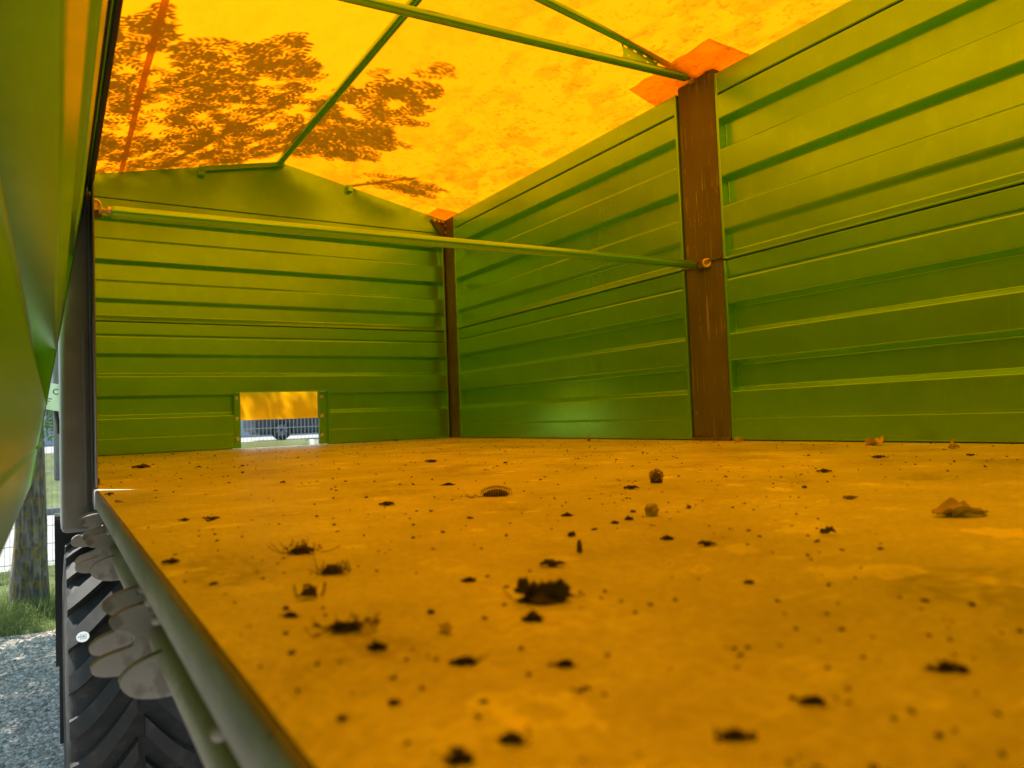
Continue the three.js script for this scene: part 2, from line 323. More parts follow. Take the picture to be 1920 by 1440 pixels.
// ---- front wall with hatch
{
  const w = node('front_wall', trailer, 'ribbed green front wall with a small hatch at floor level');
  w.userData.base = V(0, 0, 0);
  const FOOT = [...LOWER.filter((p) => p[0] < 0.35), [0.364, 0]];
  part('lower_board', onFront(boardGeo(HATCHCUT, 2.37), 0.095), GREEN, w);
  part('foot_board', onFront(boardGeo(FOOT, 0.866), 0.095), GREEN, w);
  part('foot_board', onFront(boardGeo(FOOT, 0.895), 1.569), GREEN, w);
  part('upper_board', onFront(boardGeo(UPPER, 2.37), 0.095), GREEN, w);
  part('back_sheet', box(0.06, 0.96, -0.03, 1.56, -4.902, -4.8965, 0.001), GREEN, w);
  part('back_sheet', box(1.57, 2.6, -0.03, 1.56, -4.902, -4.8965, 0.001), GREEN, w);
  part('back_sheet', box(0.96, 1.57, 0.362, 1.56, -4.902, -4.8965, 0.001), GREEN, w);
  // gable sheet above the boards
  const sh = new THREE.Shape(); sh.moveTo(0.09, 1.508); sh.lineTo(2.478, 1.508); sh.lineTo(2.478, 1.607); sh.lineTo(1.277, 1.866); sh.lineTo(0.09, 1.607); sh.closePath();
  const g = new THREE.ExtrudeGeometry(sh, { depth: 0.04, bevelEnabled: true, bevelThickness: 0.003, bevelSize: 0.003, bevelSegments: 1 }); g.translate(0, 0, -4.888);
  part('gable_sheet', boxUV(toCreasedNormals(flat(g), 0.4)), GREEN, w);
  for (const [x0, x1] of [[0.095, 0.106], [2.452, 2.465]]) part('end_stile', box(x0, x1, 0.004, 1.5, -4.89, -4.8425, 0.003), GREEN, w);
  const seams = [];
  for (const pr of [LOWER, UPPER]) for (let i = 1; i < pr.length; i++) if (pr[i][1] === D && pr[i - 1][1] === D) seams.push(bead(V(2.45, pr[i - 1][0], -4.845 - D), V(2.45, pr[i][0], -4.845 - D), 0.003));
  for (const q of seams) part('weld_seam', boxUV(q), GREEN, w);
  // hatch frame: two flanges with three bolts each, head strip
  for (const [x0, x1, xb] of [[0.968, 1.006, 0.982], [1.508, 1.566, 1.53]]) {
    part('hatch_flange', box(x0, x1, 0.003, 0.352, -4.882, -4.874, 0.002), GREEN, w);
    for (const y of [0.06, 0.19, 0.318]) { const b = new THREE.SphereGeometry(0.0135, 14, 8, 0, Math.PI * 2, 0, Math.PI / 2); b.rotateX(Math.PI / 2); b.scale(1, 1, 0.7); b.translate(xb, y, -4.874); part('bolt', flat(b), ZINC, w); }
  }
  part('hatch_reveal', box(0.9615, 0.967, 0.003, 0.36, -4.9, -4.841, 0.001), GREEN, w);
  part('hatch_reveal', box(1.5635, 1.5685, 0.003, 0.36, -4.9, -4.841, 0.001), GREEN, w);
  part('hatch_reveal', box(0.9615, 1.5685, 0.353, 0.3625, -4.9, -4.839, 0.002), GREEN, w);
  part('slide_rail', box(0.998, 1.0065, 0.003, 0.352, -4.9, -4.8825, 0.001), STEEL, w);
  part('slide_rail', box(1.5075, 1.515, 0.003, 0.352, -4.9, -4.8825, 0.001), STEEL, w);
  { const g = new THREE.PlaneGeometry(0.56, 0.34, 14, 8), p = g.attributes.position; for (let i = 0; i < p.count; i++) p.setZ(i, 0.004 * Math.sin(p.getX(i) * 9 + p.getY(i) * 5)); g.computeVertexNormals(); g.translate(1.257, 0.348, -4.915); part('hatch_curtain', boxUV(flat(g)), std({ color: lin(0.97, 0.44, 0.004), transmission: 0.55, roughness: 1, thickness: 0, specularIntensity: 0.4 }), w, 'yellow glowing tarpaulin curtain over the upper half of the hatch'); }
  part('spout', merge([box(0.99, 1.53, -0.02, -0.012, -5.25, -4.904, 0.001), box(0.99, 1.53, -0.012, 0.032, -5.256, -5.25, 0.001), box(0.982, 0.99, -0.02, 0.03, -5.256, -4.92, 0.001), box(1.53, 1.538, -0.02, 0.03, -5.256, -4.92, 0.001)]), PLATE, w);
  // brackets under the gable edge
  part('roof_bracket', merge([box(1.73, 1.765, 1.72, 1.765, -4.842, -4.80, 0.003)]), GREEN, w);
  part('roof_bracket', merge([box(0.775, 0.815, 1.70, 1.755, -4.842, -4.80, 0.003), rod(V(0.795, 1.733, -4.80), V(0.795, 1.733, -4.792), 0.012, 6)]), GREEN, w);
  const bar = new THREE.BoxGeometry(0.52, 0.028, 0.03); bar.rotateZ(0.205); bar.translate(1.05, 1.795, -4.822);
  part('gable_bar', boxUV(flat(bar)), GREEN, w);
  // corner bracket with bolts, top right
  const br = new THREE.Shape(); br.moveTo(2.36, 1.60); br.lineTo(2.5, 1.60); br.lineTo(2.5, 1.48); br.lineTo(2.46, 1.46); br.closePath();
  const bg = new THREE.ExtrudeGeometry(br, { depth: 0.008, bevelEnabled: false }); bg.translate(0, 0, -4.835);
  part('corner_bracket', boxUV(flat(bg)), STEEL, w);
  for (const [x, y] of [[2.385, 1.592], [2.42, 1.588], [2.47, 1.56], [2.475, 1.51], [2.45, 1.585]]) part('bolt', rod(V(x, y, -4.827), V(x, y, -4.812), 0.011, 6), ZINC, w);
  delete w.userData.base;
}
// rear wall behind the viewer closes the load space
{
  const w = node('rear_wall', trailer); w.userData.base = V(0, 0, 0);
  part('back_sheet', box(0.04, 2.6, -0.03, 1.56, 0.3515, 0.357, 0.001), GREEN, w);
  for (const [nm, pr] of [['lower_board', LOWER], ['upper_board', UPPER]]) { const g = boardGeo(pr, 2.37); g.rotateY(-Math.PI / 2); part(nm, boxUV(g.translate(2.465, 0, 0.30)), GREEN, w); }
  const sh = new THREE.Shape(); sh.moveTo(0.09, 1.508); sh.lineTo(2.478, 1.508); sh.lineTo(2.478, 1.607); sh.lineTo(1.277, 1.866); sh.lineTo(0.09, 1.607); sh.closePath();
  const g = new THREE.ExtrudeGeometry(sh, { depth: 0.04, bevelEnabled: false }); g.translate(0, 0, 0.303); part('gable_sheet', boxUV(flat(g)), GREEN, w);
  delete w.userData.base;
}

// ---- floor with folded edge
{
  const f = part('loading_floor', boxUV(flat(new THREE.BoxGeometry(2.519, 0.005, 5.26).translate(1.3505, -0.0025, -2.255))), FLOOR, trailer, 'dusty grey steel loading floor strewn with crumbs of soil');
  // folded edge: rounded nose, drop and small outward toe
  const pr = [[0.094, -0.0006], [0.0905, -0.0015], [0.0885, -0.004], [0.088, -0.008], [0.088, -0.04], [0.0895, -0.042], [0.094, -0.042], [0.094, -0.006]];
  const sh = new THREE.Shape(); pr.forEach(([x, y], i) => i ? sh.lineTo(x, y) : sh.moveTo(x, y)); sh.closePath();
  const g = new THREE.ExtrudeGeometry(sh, { depth: 2.52, bevelEnabled: false }); g.translate(-0.004, 0, -2.205);
  part('edge_rail', boxUV(toCreasedNormals(flat(g), 0.7)), RAIL, f, 'pale grey worn steel edge of the floor');
  part('underframe', merge([box(0.12, 2.45, -0.06, -0.006, -4.87, 0.37, 0.004), box(0.55, 0.67, -0.35, -0.06, -4.8, 0.3, 0.01), box(1.88, 2.0, -0.35, -0.06, -4.8, 0.3, 0.01)]), STEEL, f);
}

// ---- latch shaft with claws below the floor edge
{
  const s = part('latch_shaft', rod(V(0.112, -0.1, -2.2), V(0.112, -0.1, 0.3), 0.021, 28), RAIL, trailer, 'grey latch shaft along the floor edge');
  const outline = [[0.015, 0.03], [-0.012, 0.041], [-0.04, 0.039], [-0.058, 0.031], [-0.062, 0.023], [-0.055, 0.015], [-0.044, 0.012], [-0.037, 0.004], [-0.04, -0.005], [-0.054, -0.009], [-0.071, -0.014], [-0.079, -0.022], [-0.075, -0.031], [-0.052, -0.035], [0, -0.034], [0.015, -0.02]];
  const tongue = [[0.015, 0.013], [-0.02, 0.011], [-0.044, 0.005], [-0.056, -0.005], [-0.054, -0.016], [-0.043, -0.026], [-0.018, -0.032], [0.012, -0.028]];
  const geo = (o, sc = 1) => {
    const c = new THREE.CatmullRomCurve3(o.map(([x, y]) => V(x * sc, y * sc, 0)), true, 'catmullrom', 0.5), sh = new THREE.Shape(c.getPoints(60).map((p) => new THREE.Vector2(p.x, p.y)));
    const g = new THREE.ExtrudeGeometry(sh, { depth: 0.01, bevelEnabled: true, bevelThickness: 0.001, bevelSize: 0.001, bevelSegments: 1, curveSegments: 8 }); g.translate(0, 0, -0.005); return boxUV(toCreasedNormals(flat(g), 0.6));
  };
  const cg = geo(outline), tg = geo(tongue, 1.05);
  const turned = (a) => new THREE.Quaternion().setFromAxisAngle(V(0, 0, 1), a);
  for (const [z1, z2, z3] of [[-1.08, -0.965, -0.865], [-1.81, -1.69, -1.58], [-2.17, -2.08, 0]]) {
    copyPart('claw', cg, CLAWSTEEL, s, 0.114, -0.1, z1, turned(0.06));
    copyPart('claw', cg, CLAWSTEEL, s, 0.114, -0.1, z2, turned(-0.03));
    if (z3) copyPart('claw', tg, CLAWSTEEL, s, 0.114, -0.1, z3, turned(0.08));
  }
  const lump = []; for (const z of [-0.93, -1.0, -0.4, -0.52, -1.62, -0.86]) { const g = new THREE.IcosahedronGeometry(0.006, 2); g.translate(0.09, -0.052 + rr(-0.004, 0.01), z); lump.push(flat(g)); }
  part('weld_spot', merge(lump), RAIL, s);
}

// ---- lower tie rod between the posts, threaded ends
{
  const y0 = 0.757, y1 = 0.781, z = -2.33;
  const r = part('tie_rod', rod(V(0.15, y0, z), V(2.425, y1, z), 0.0185, 28), GREEN, trailer, 'round green tie rod across the load space at mid height');
  part('rod_end_ring', rod(V(0.144, y0, z), V(0.151, y0, z), 0.0165, 24), GREEN, r);
  for (const [a, b, c] of [[0.1, 0.146, 1], [2.44, 2.478, -1]]) {
    const y = c > 0 ? y0 : y1;
    const thr = []; const L = b - a; thr.push(rod(V(a, y + 0.006 * c, z), V(b, y, z), 0.006, 12));
    for (let i = 0; i < 12; i++) { const t = new THREE.TorusGeometry(0.0062, 0.0011, 5, 14); t.rotateY(Math.PI / 2); t.translate(a + L * (i + 0.5) / 12, y + 0.006 * c * (1 - (i + 0.5) / 12), z); thr.push(flat(t)); }
    part('threaded_stud', merge(thr), ZINC, r);
    for (const x of c > 0 ? [0.117, 0.139] : [2.43, 2.452]) part('nut', rod(V(x - 0.004, y + 0.003 * c, z), V(x + 0.004, y + 0.002 * c, z), 0.0135, 6), ZINC, r);
  }
  const t = new THREE.TorusGeometry(0.0125, 0.0042, 10, 24); t.translate(0.104, 0.771, z + 0.012); part('eye_ring', flat(t), ZINC, r);
  part('eye_bolt', rod(V(0.104, 0.771, z - 0.02), V(0.104, 0.771, z + 0.012), 0.0085, 12), ZINC, r);
  part('clevis', merge([box(0.094, 0.122, 0.743, 0.772, z - 0.03, z + 0.006, 0.003)]), STEEL, r);
  const t2 = new THREE.TorusGeometry(0.0155, 0.006, 10, 24); t2.rotateY(-0.7); t2.translate(2.455, 0.783, z + 0.05); part('eye_ring', flat(t2), ZINC, r);
  part('eye_bolt', rod(V(2.47, 0.783, z - 0.01), V(2.455, 0.783, z + 0.05), 0.011, 6), ZINC, r);
  part('clevis', box(2.436, 2.468, 0.764, 0.8, z - 0.02, z + 0.04, 0.004), STEEL, r);
}
// ---- roof frame: rafters, tie, gusset, ridge pole
{
  const z = -2.33;
  const t = part('roof_tie', rod(V(0.1, 1.545, z), V(2.43, 1.634, z), 0.019, 28), GREEN, trailer, 'round green roof tie below the tarpaulin');
  for (const x of [2.438, 2.462, 2.478]) part('nut', rod(V(x - 0.005, 1.638, z), V(x + 0.005, 1.638, z), 0.015, 6), ZINC, t);
  part('eye_bolt', merge([rod(V(2.43, 1.637, z), V(2.5, 1.642, z), 0.007, 12), rod(V(2.485, 1.64, z - 0.03), V(2.485, 1.64, z + 0.04), 0.009, 12)]), ZINC, t);
  const t2 = new THREE.TorusGeometry(0.013, 0.0045, 10, 24); t2.translate(2.485, 1.64, z + 0.04); part('eye_ring', flat(t2), ZINC, t);
  part('nut', rod(V(2.438, 1.606, z + 0.02), V(2.438, 1.606, z + 0.035), 0.013, 6), ZINC, t);
  const rf = part('rafter', rod(V(1.277, 1.842, z), V(2.462, 1.662, z), 0.018, 28), GREEN, trailer, 'round green rafter running up to the ridge on the right');
  part('rafter_foot', box(2.446, 2.468, 1.632, 1.668, z - 0.012, z + 0.012, 0.003), GREEN, rf);
  part('rafter', rod(V(1.277, 1.842, z), V(0.1, 1.662, z), 0.0205, 28), GREEN, trailer);
  // gusset sheet with slots
  const sh = new THREE.Shape(); sh.moveTo(2.025, 1.735); sh.quadraticCurveTo(2.092, 1.69, 2.058, 1.625); sh.lineTo(2.262, 1.63); sh.quadraticCurveTo(2.255, 1.665, 2.275, 1.664); sh.lineTo(2.30, 1.672); sh.lineTo(2.31, 1.69); sh.closePath();
  const slot = (x, y, l, a) => { const p = new THREE.Path(), c = Math.cos(a), s = Math.sin(a), r = 0.0055, n = 8; for (let i = 0; i <= n; i++) { const b = -Math.PI / 2 + Math.PI * i / n; const u = l + r * Math.cos(b), v = r * Math.sin(b); i ? p.lineTo(x + c * u - s * v, y + s * u + c * v) : p.moveTo(x + c * u - s * v, y + s * u + c * v); } for (let i = 0; i <= n; i++) { const b = Math.PI / 2 + Math.PI * i / n; const u = -l + r * Math.cos(b), v = r * Math.sin(b); p.lineTo(x + c * u - s * v, y + s * u + c * v); } p.closePath(); sh.holes.push(p); };
  slot(2.082, 1.692, 0.006, -0.15); slot(2.134, 1.684, 0.006, -0.15); slot(2.19, 1.6755, 0.006, -0.15); slot(2.249, 1.667, 0.006, -0.15); slot(2.099, 1.659, 0.001, 0.4); slot(2.205, 1.6535, 0.001, 0.4);
  const g = new THREE.ExtrudeGeometry(sh, { depth: 0.005, bevelEnabled: false }); g.translate(0, 0, z - 0.0025);
  part('gusset_plate', boxUV(flat(g)), GREEN, rf);
  const rp = part('ridge_pole', rod(V(1.277, 1.858, -4.86), V(1.277, 1.858, 0.3), 0.0225, 28), GREEN, trailer, 'green ridge pole along the roof');
  part('pole_sleeve', merge([rod(V(1.277, 1.8575, -4.05), V(1.277, 1.8575, -3.72), 0.0245, 28)]), GREEN, rp);
}
// ---- tarpaulin
{
  const E0 = 0.02, E1 = 2.534, RX = 1.277, yr = 1.886, ye = 1.612, z0 = -4.96, z1 = 0.40, nu = 150, nv = 260, sk = 0.1;
  const hgt = (x) => ye + (yr - ye) * (1 - Math.abs(x - RX) / (E1 - RX));
  const pos = [], uv = [], idx = [];
  const path = []; for (let i = 0; i <= nu; i++) path.push([E0 + (E1 - E0) * i / nu, null]);
  const P = [[E0 - 0.03, ye - 0.2], [E0 - 0.028, ye - 0.1], [E0 - 0.02, ye - 0.02], ...path, [E1 + 0.085, ye - 0.03], [E1 + 0.093, ye - 0.12], [E1 + 0.095, ye - 0.2]];
  for (let j = 0; j <= nv; j++) for (let i = 0; i < P.length; i++) {
    const z = z0 + (z1 - z0) * j / nv, x = P[i][0]; let y = P[i][1];
    if (y === null) {
      y = hgt(x) + 0.008 * (1 - smooth(0, 0.05, Math.abs(x - RX)));
      const right = smooth(1.5, 2.35, x), edge = smooth(2.54, 2.3, x) * 0.75 + 0.25;
      // soft sag, plus folds that fan out from the eave and from the patch over the post
      y += 0.012 * (n3(x * 1.3, z * 1.1, 0, 3) - 0.5) * smooth(0, 0.25, Math.abs(x - RX));
      const fan = Math.atan2(2.6 - x, z + 2.35), fan2 = Math.atan2(2.6 - x, z + 4.7);
      const f1 = Math.sin(fan * 19 + 5 * n3(x * 2, z * 2, 0, 7)), f2 = Math.sin(fan2 * 26 + 4 * n3(x * 3, z * 2, 0, 9));
      y += right * edge * 0.0045 * (f1 * Math.exp(-Math.hypot(x - 2.5, z + 2.35) / 0.6) + f2 * Math.exp(-Math.hypot(x - 2.5, z + 4.7) / 0.55));
      y += 0.003 * right * (n3(x * 9, z * 5, 0, 11) - 0.5) + 0.0012 * (n3(x * 20, z * 20, 0, 15) - 0.5) * right;
    }
    pos.push(x, y, z); uv.push(i / (P.length - 1), j / nv);
  }
  const w = P.length; for (let j = 0; j < nv; j++) for (let i = 0; i < w - 1; i++) { const a = j * w + i; idx.push(a, a + w, a + 1, a + 1, a + w, a + w + 1); }
  const g = new THREE.BufferGeometry(); g.setAttribute('position', new THREE.Float32BufferAttribute(pos, 3)); g.setAttribute('uv', new THREE.Float32BufferAttribute(uv, 2)); g.setIndex(idx); g.computeVertexNormals();
  const t = part('tarpaulin', g, TARP, trailer, 'orange translucent tarpaulin roof with leaf shadows');
  for (const z of [z0 + 0.004, z1 - 0.004]) {
    const sh = new THREE.Shape(); sh.moveTo(E0 - 0.02, ye - 0.2); sh.lineTo(E1 + 0.09, ye - 0.2); sh.lineTo(E1 + 0.085, ye - 0.03); sh.lineTo(E1, ye + 0.004); sh.lineTo(RX, yr + 0.004); sh.lineTo(E0, ye + 0.004); sh.lineTo(E0 - 0.02, ye - 0.02); sh.closePath();
    const q = new THREE.ShapeGeometry(sh); q.translate(0, 0, z); part('end_skirt', boxUV(flat(q)), TARPPATCH, t);
  }
  const onTarp = (pts, lift, n = 10) => {            // a patch welded on the outside, following the roof
    const pos = [], idx = [], [a, b, c, d] = pts;
    for (let j = 0; j <= n; j++) for (let i = 0; i <= n; i++) { const u = i / n, v = j / n; const x = (1 - u) * (1 - v) * a[0] + u * (1 - v) * b[0] + u * v * c[0] + (1 - u) * v * d[0], z = (1 - u) * (1 - v) * a[1] + u * (1 - v) * b[1] + u * v * c[1] + (1 - u) * v * d[1]; pos.push(x, hgt(x) + lift, z); }
    for (let j = 0; j < n; j++) for (let i = 0; i < n; i++) { const q = j * (n + 1) + i; idx.push(q, q + n + 1, q + 1, q + 1, q + n + 1, q + n + 2); }
    const g = new THREE.BufferGeometry(); g.setAttribute('position', new THREE.Float32BufferAttribute(pos, 3)); g.setIndex(idx); g.computeVertexNormals(); return boxUV(g);
  };
  part('reinforcing_patch', onTarp([[2.31, -2.60], [2.30, -2.08], [2.533, -2.03], [2.533, -2.62]], 0.02), TARPPATCH, t, 'deeper orange reinforcing patch over the wide post');
  part('reinforcing_patch', onTarp([[2.35, -4.93], [2.35, -4.72], [2.533, -4.66], [2.533, -4.95]], 0.02), TARPPATCH, t);
  part('roof_strap', onTarp([[0.335, -4.95], [0.362, -4.95], [0.362, 0.35], [0.335, 0.35]], 0.022, 40), STRAP, t, 'brown strap running along the left roof slope');
}
// ---- wheel and mudguard under the floor edge
{
  const R = 0.58, cx = 0.225, cy = GY + R - 0.006, cz = -3.2, hw = 0.195;
  const w = node('wheel', trailer, 'wide black lugged tyre under the floor'); w.userData.base = V(0, 0, 0);
  const prof = [[0.29, hw * 0.8], [0.34, hw * 0.98], [0.43, hw * 1.03], [0.515, hw], [0.53, hw * 0.95], [0.541, hw * 0.88], [0.545, hw * 0.5], [0.546, 0]];
  const full = [...prof, ...prof.slice(0, -1).reverse().map(([r, x]) => [r, -x])];
  const lt = new THREE.LatheGeometry(full.map(([r, x]) => new THREE.Vector2(r, x)), 120); lt.rotateZ(Math.PI / 2); lt.translate(cx, cy, cz);
  const fl = flat(lt); { const uv = fl.attributes.uv; for (let i = 0; i < uv.count; i++) uv.setXY(i, uv.getX(i) * 3.6, uv.getY(i) * 0.7); }
  part('tyre', fl, TYRE, w);
  // lugs: curved bars from each shoulder to the middle
  function lug(sgn) {
    const n = 8, pos = [], idx = []; 
    for (let i = 0; i <= n; i++) {
      const t = i / n, x = sgn * (hw * 0.985 - t * hw * 0.93), phi = -0.32 * Math.pow(t, 1.35), half = 0.047 + 0.03 * t * (1 - t), r0 = 0.536 - 0.022 * Math.pow(1 - t, 6), r1 = 0.582 - 0.03 * Math.pow(1 - t, 5);
      for (const [r, o] of [[r0, -half - 0.008], [r1, -half], [r1, half], [r0, half + 0.008]]) { const a = phi + o; pos.push(x, r * Math.cos(a), r * Math.sin(a)); }
    }
    for (let i = 0; i < n; i++) for (let k = 0; k < 3; k++) { const a = i * 4 + k, b = a + 4; sgn > 0 ? idx.push(a, b, a + 1, a + 1, b, b + 1) : idx.push(a, a + 1, b, a + 1, b + 1, b); }
    const e = n * 4; idx.push(0, 1, 2, 0, 2, 3, e, e + 2, e + 1, e, e + 3, e + 2);
    const g = new THREE.BufferGeometry(); g.setAttribute('position', new THREE.Float32BufferAttribute(pos, 3)); g.setIndex(idx); g.computeVertexNormals();
    return boxUV(toCreasedNormals(flat(g), 0.6));
  }
  const LL = lug(-1), LR = lug(1), N = 26;
  for (let i = 0; i < N; i++) {
    copyPart('tread_lug', LL, TYRE, w, cx, cy, cz, new THREE.Quaternion().setFromAxisAngle(V(1, 0, 0), i / N * Math.PI * 2));
    copyPart('tread_lug', LR, TYRE, w, cx, cy, cz, new THREE.Quaternion().setFromAxisAngle(V(1, 0, 0), (i + 0.5) / N * Math.PI * 2));
  }
  const rim = new THREE.LatheGeometry([[0.02, 0.05], [0.2, 0.05], [0.24, 0.1], [0.285, 0.15], [0.3, 0.16], [0.3, -0.16], [0.24, -0.1], [0.02, -0.1]].map(([r, x]) => new THREE.Vector2(r, x)), 48); rim.rotateZ(Math.PI / 2); rim.translate(cx, cy, cz);
  part('rim', flat(rim), GREYPAINT, w);
  // sticker on the tread
  const c = document.createElement('canvas'); c.width = 128; c.height = 96; const k = c.getContext('2d'); k.fillStyle = '#e9ecef'; k.fillRect(0, 0, 128, 96); k.strokeStyle = '#5a6066'; k.lineWidth = 4; for (let i = 0; i < 5; i++) { k.beginPath(); k.moveTo(44 + i * 13, 22 + (i % 2) * 8); k.lineTo(44 + i * 13, 72); k.stroke(); } k.fillStyle = '#5a6066'; k.fillRect(20, 38, 12, 14); k.fillRect(40, 44, 50, 4);
  const st = new THREE.CanvasTexture(c); st.colorSpace = THREE.SRGBColorSpace;
  const cg = new THREE.CircleGeometry(0.5, 28); cg.scale(0.034, 0.03, 1);
  const ang = 0.98; cg.rotateX(Math.PI * 1.5 + Math.PI + ang); 
  const n = V(0, Math.cos(ang), Math.sin(ang)); cg.rotateX(0);
  { const q = new THREE.CircleGeometry(0.5, 28); q.scale(0.036, 0.034, 1); q.applyQuaternion(new THREE.Quaternion().setFromUnitVectors(V(0, 0, 1), n)); q.translate(0.072, cy + 0.591 * n.y, cz + 0.591 * n.z); part('tyre_sticker', flat(q), std({ map: st, roughness: 0.6 }), w, 'small white oval sticker with grey bars'); }
  delete w.userData.base;
  // mudguard: a rolled sheet behind the wheel and a hanging flap
  const arc = []; for (let i = 0; i <= 24; i++) { const a = -0.1 + 1.75 * i / 24; arc.push([cz - 0.66 * Math.sin(a), cy + 0.66 * Math.cos(a)]); }
  const pts = [...arc.map(([z, y]) => [z, y]), ...arc.slice().reverse().map(([z, y]) => [cz + (z - cz) * 1.02, cy + (y - cy) * 1.02])];
  const sh = new THREE.Shape(pts.map(([z, y]) => new THREE.Vector2(z, y)));
  const g = new THREE.ExtrudeGeometry(sh, { depth: 0.46, bevelEnabled: false }); g.rotateY(-Math.PI / 2); // x = -depth side, z = shape x
  const p = g.attributes.position; g.translate(0.46, 0, 0);
  const m = part('mudguard', boxUV(toCreasedNormals(flat(g), 0.5)), BLACKPLASTIC, trailer, 'black mudguard behind the tyre');
  part('mud_flap', box(0.012, 0.42, -1.22, -0.84, cz - 0.685, cz - 0.675, 0.003), BLACKPLASTIC, m);
  part('axle', rod(V(0.2, cy, cz), V(2.35, cy, cz), 0.05, 20), GREYPAINT, trailer);
  part('wheel_bracket', box(0.55, 0.66, cy - 0.05, -0.35, cz - 0.06, cz + 0.06, 0.01), GREYPAINT, trailer);
}

// ------------------------------------------------------------------ tag and strap hanging on the post
{
  const c = document.createElement('canvas'); c.width = 128; c.height = 192; const k = c.getContext('2d'); k.fillStyle = '#dfe7ea'; k.fillRect(0, 0, 128, 192); k.strokeStyle = '#4d565c'; k.lineWidth = 7; k.beginPath(); k.arc(74, 56, 18, 0.6, 5.2); k.stroke(); k.beginPath(); k.moveTo(96, 48); k.lineTo(112, 62); k.stroke(); for (let i = 0; i < 3; i++) { k.beginPath(); k.moveTo(20, 118 + 18 * i); k.lineTo(58 - 8 * i, 112 + 18 * i); k.stroke(); }
  const t = new THREE.CanvasTexture(c); t.colorSpace = THREE.SRGBColorSpace;
  const g = new THREE.PlaneGeometry(0.05, 0.07, 10, 10); const p = g.attributes.position; for (let i = 0; i < p.count; i++) p.setZ(i, 0.004 * Math.sin(p.getX(i) * 90 + p.getY(i) * 40));
  g.computeVertexNormals(); g.rotateZ(-0.22); 
  const m = new THREE.Mesh(g, std({ map: t, roughness: 0.7 })); m.position.set(0.001, 0.238, -2.3);
  top(m, 'paper_tag', 'small white paper tag with pen marks hanging beside the grey post', 'tag');
  const cv = new THREE.CatmullRomCurve3([V(0.008, 0.235, -2.31), V(0.006, 0.2, -2.31), V(0.011, 0.165, -2.31), V(0.012, 0.14, -2.31)]);
  const s = new THREE.Mesh(flat(new THREE.TubeGeometry(cv, 24, 0.005, 8)), RUBBER);
  top(s, 'rubber_strap', 'short black rubber strap dangling below the white paper tag', 'strap');
}

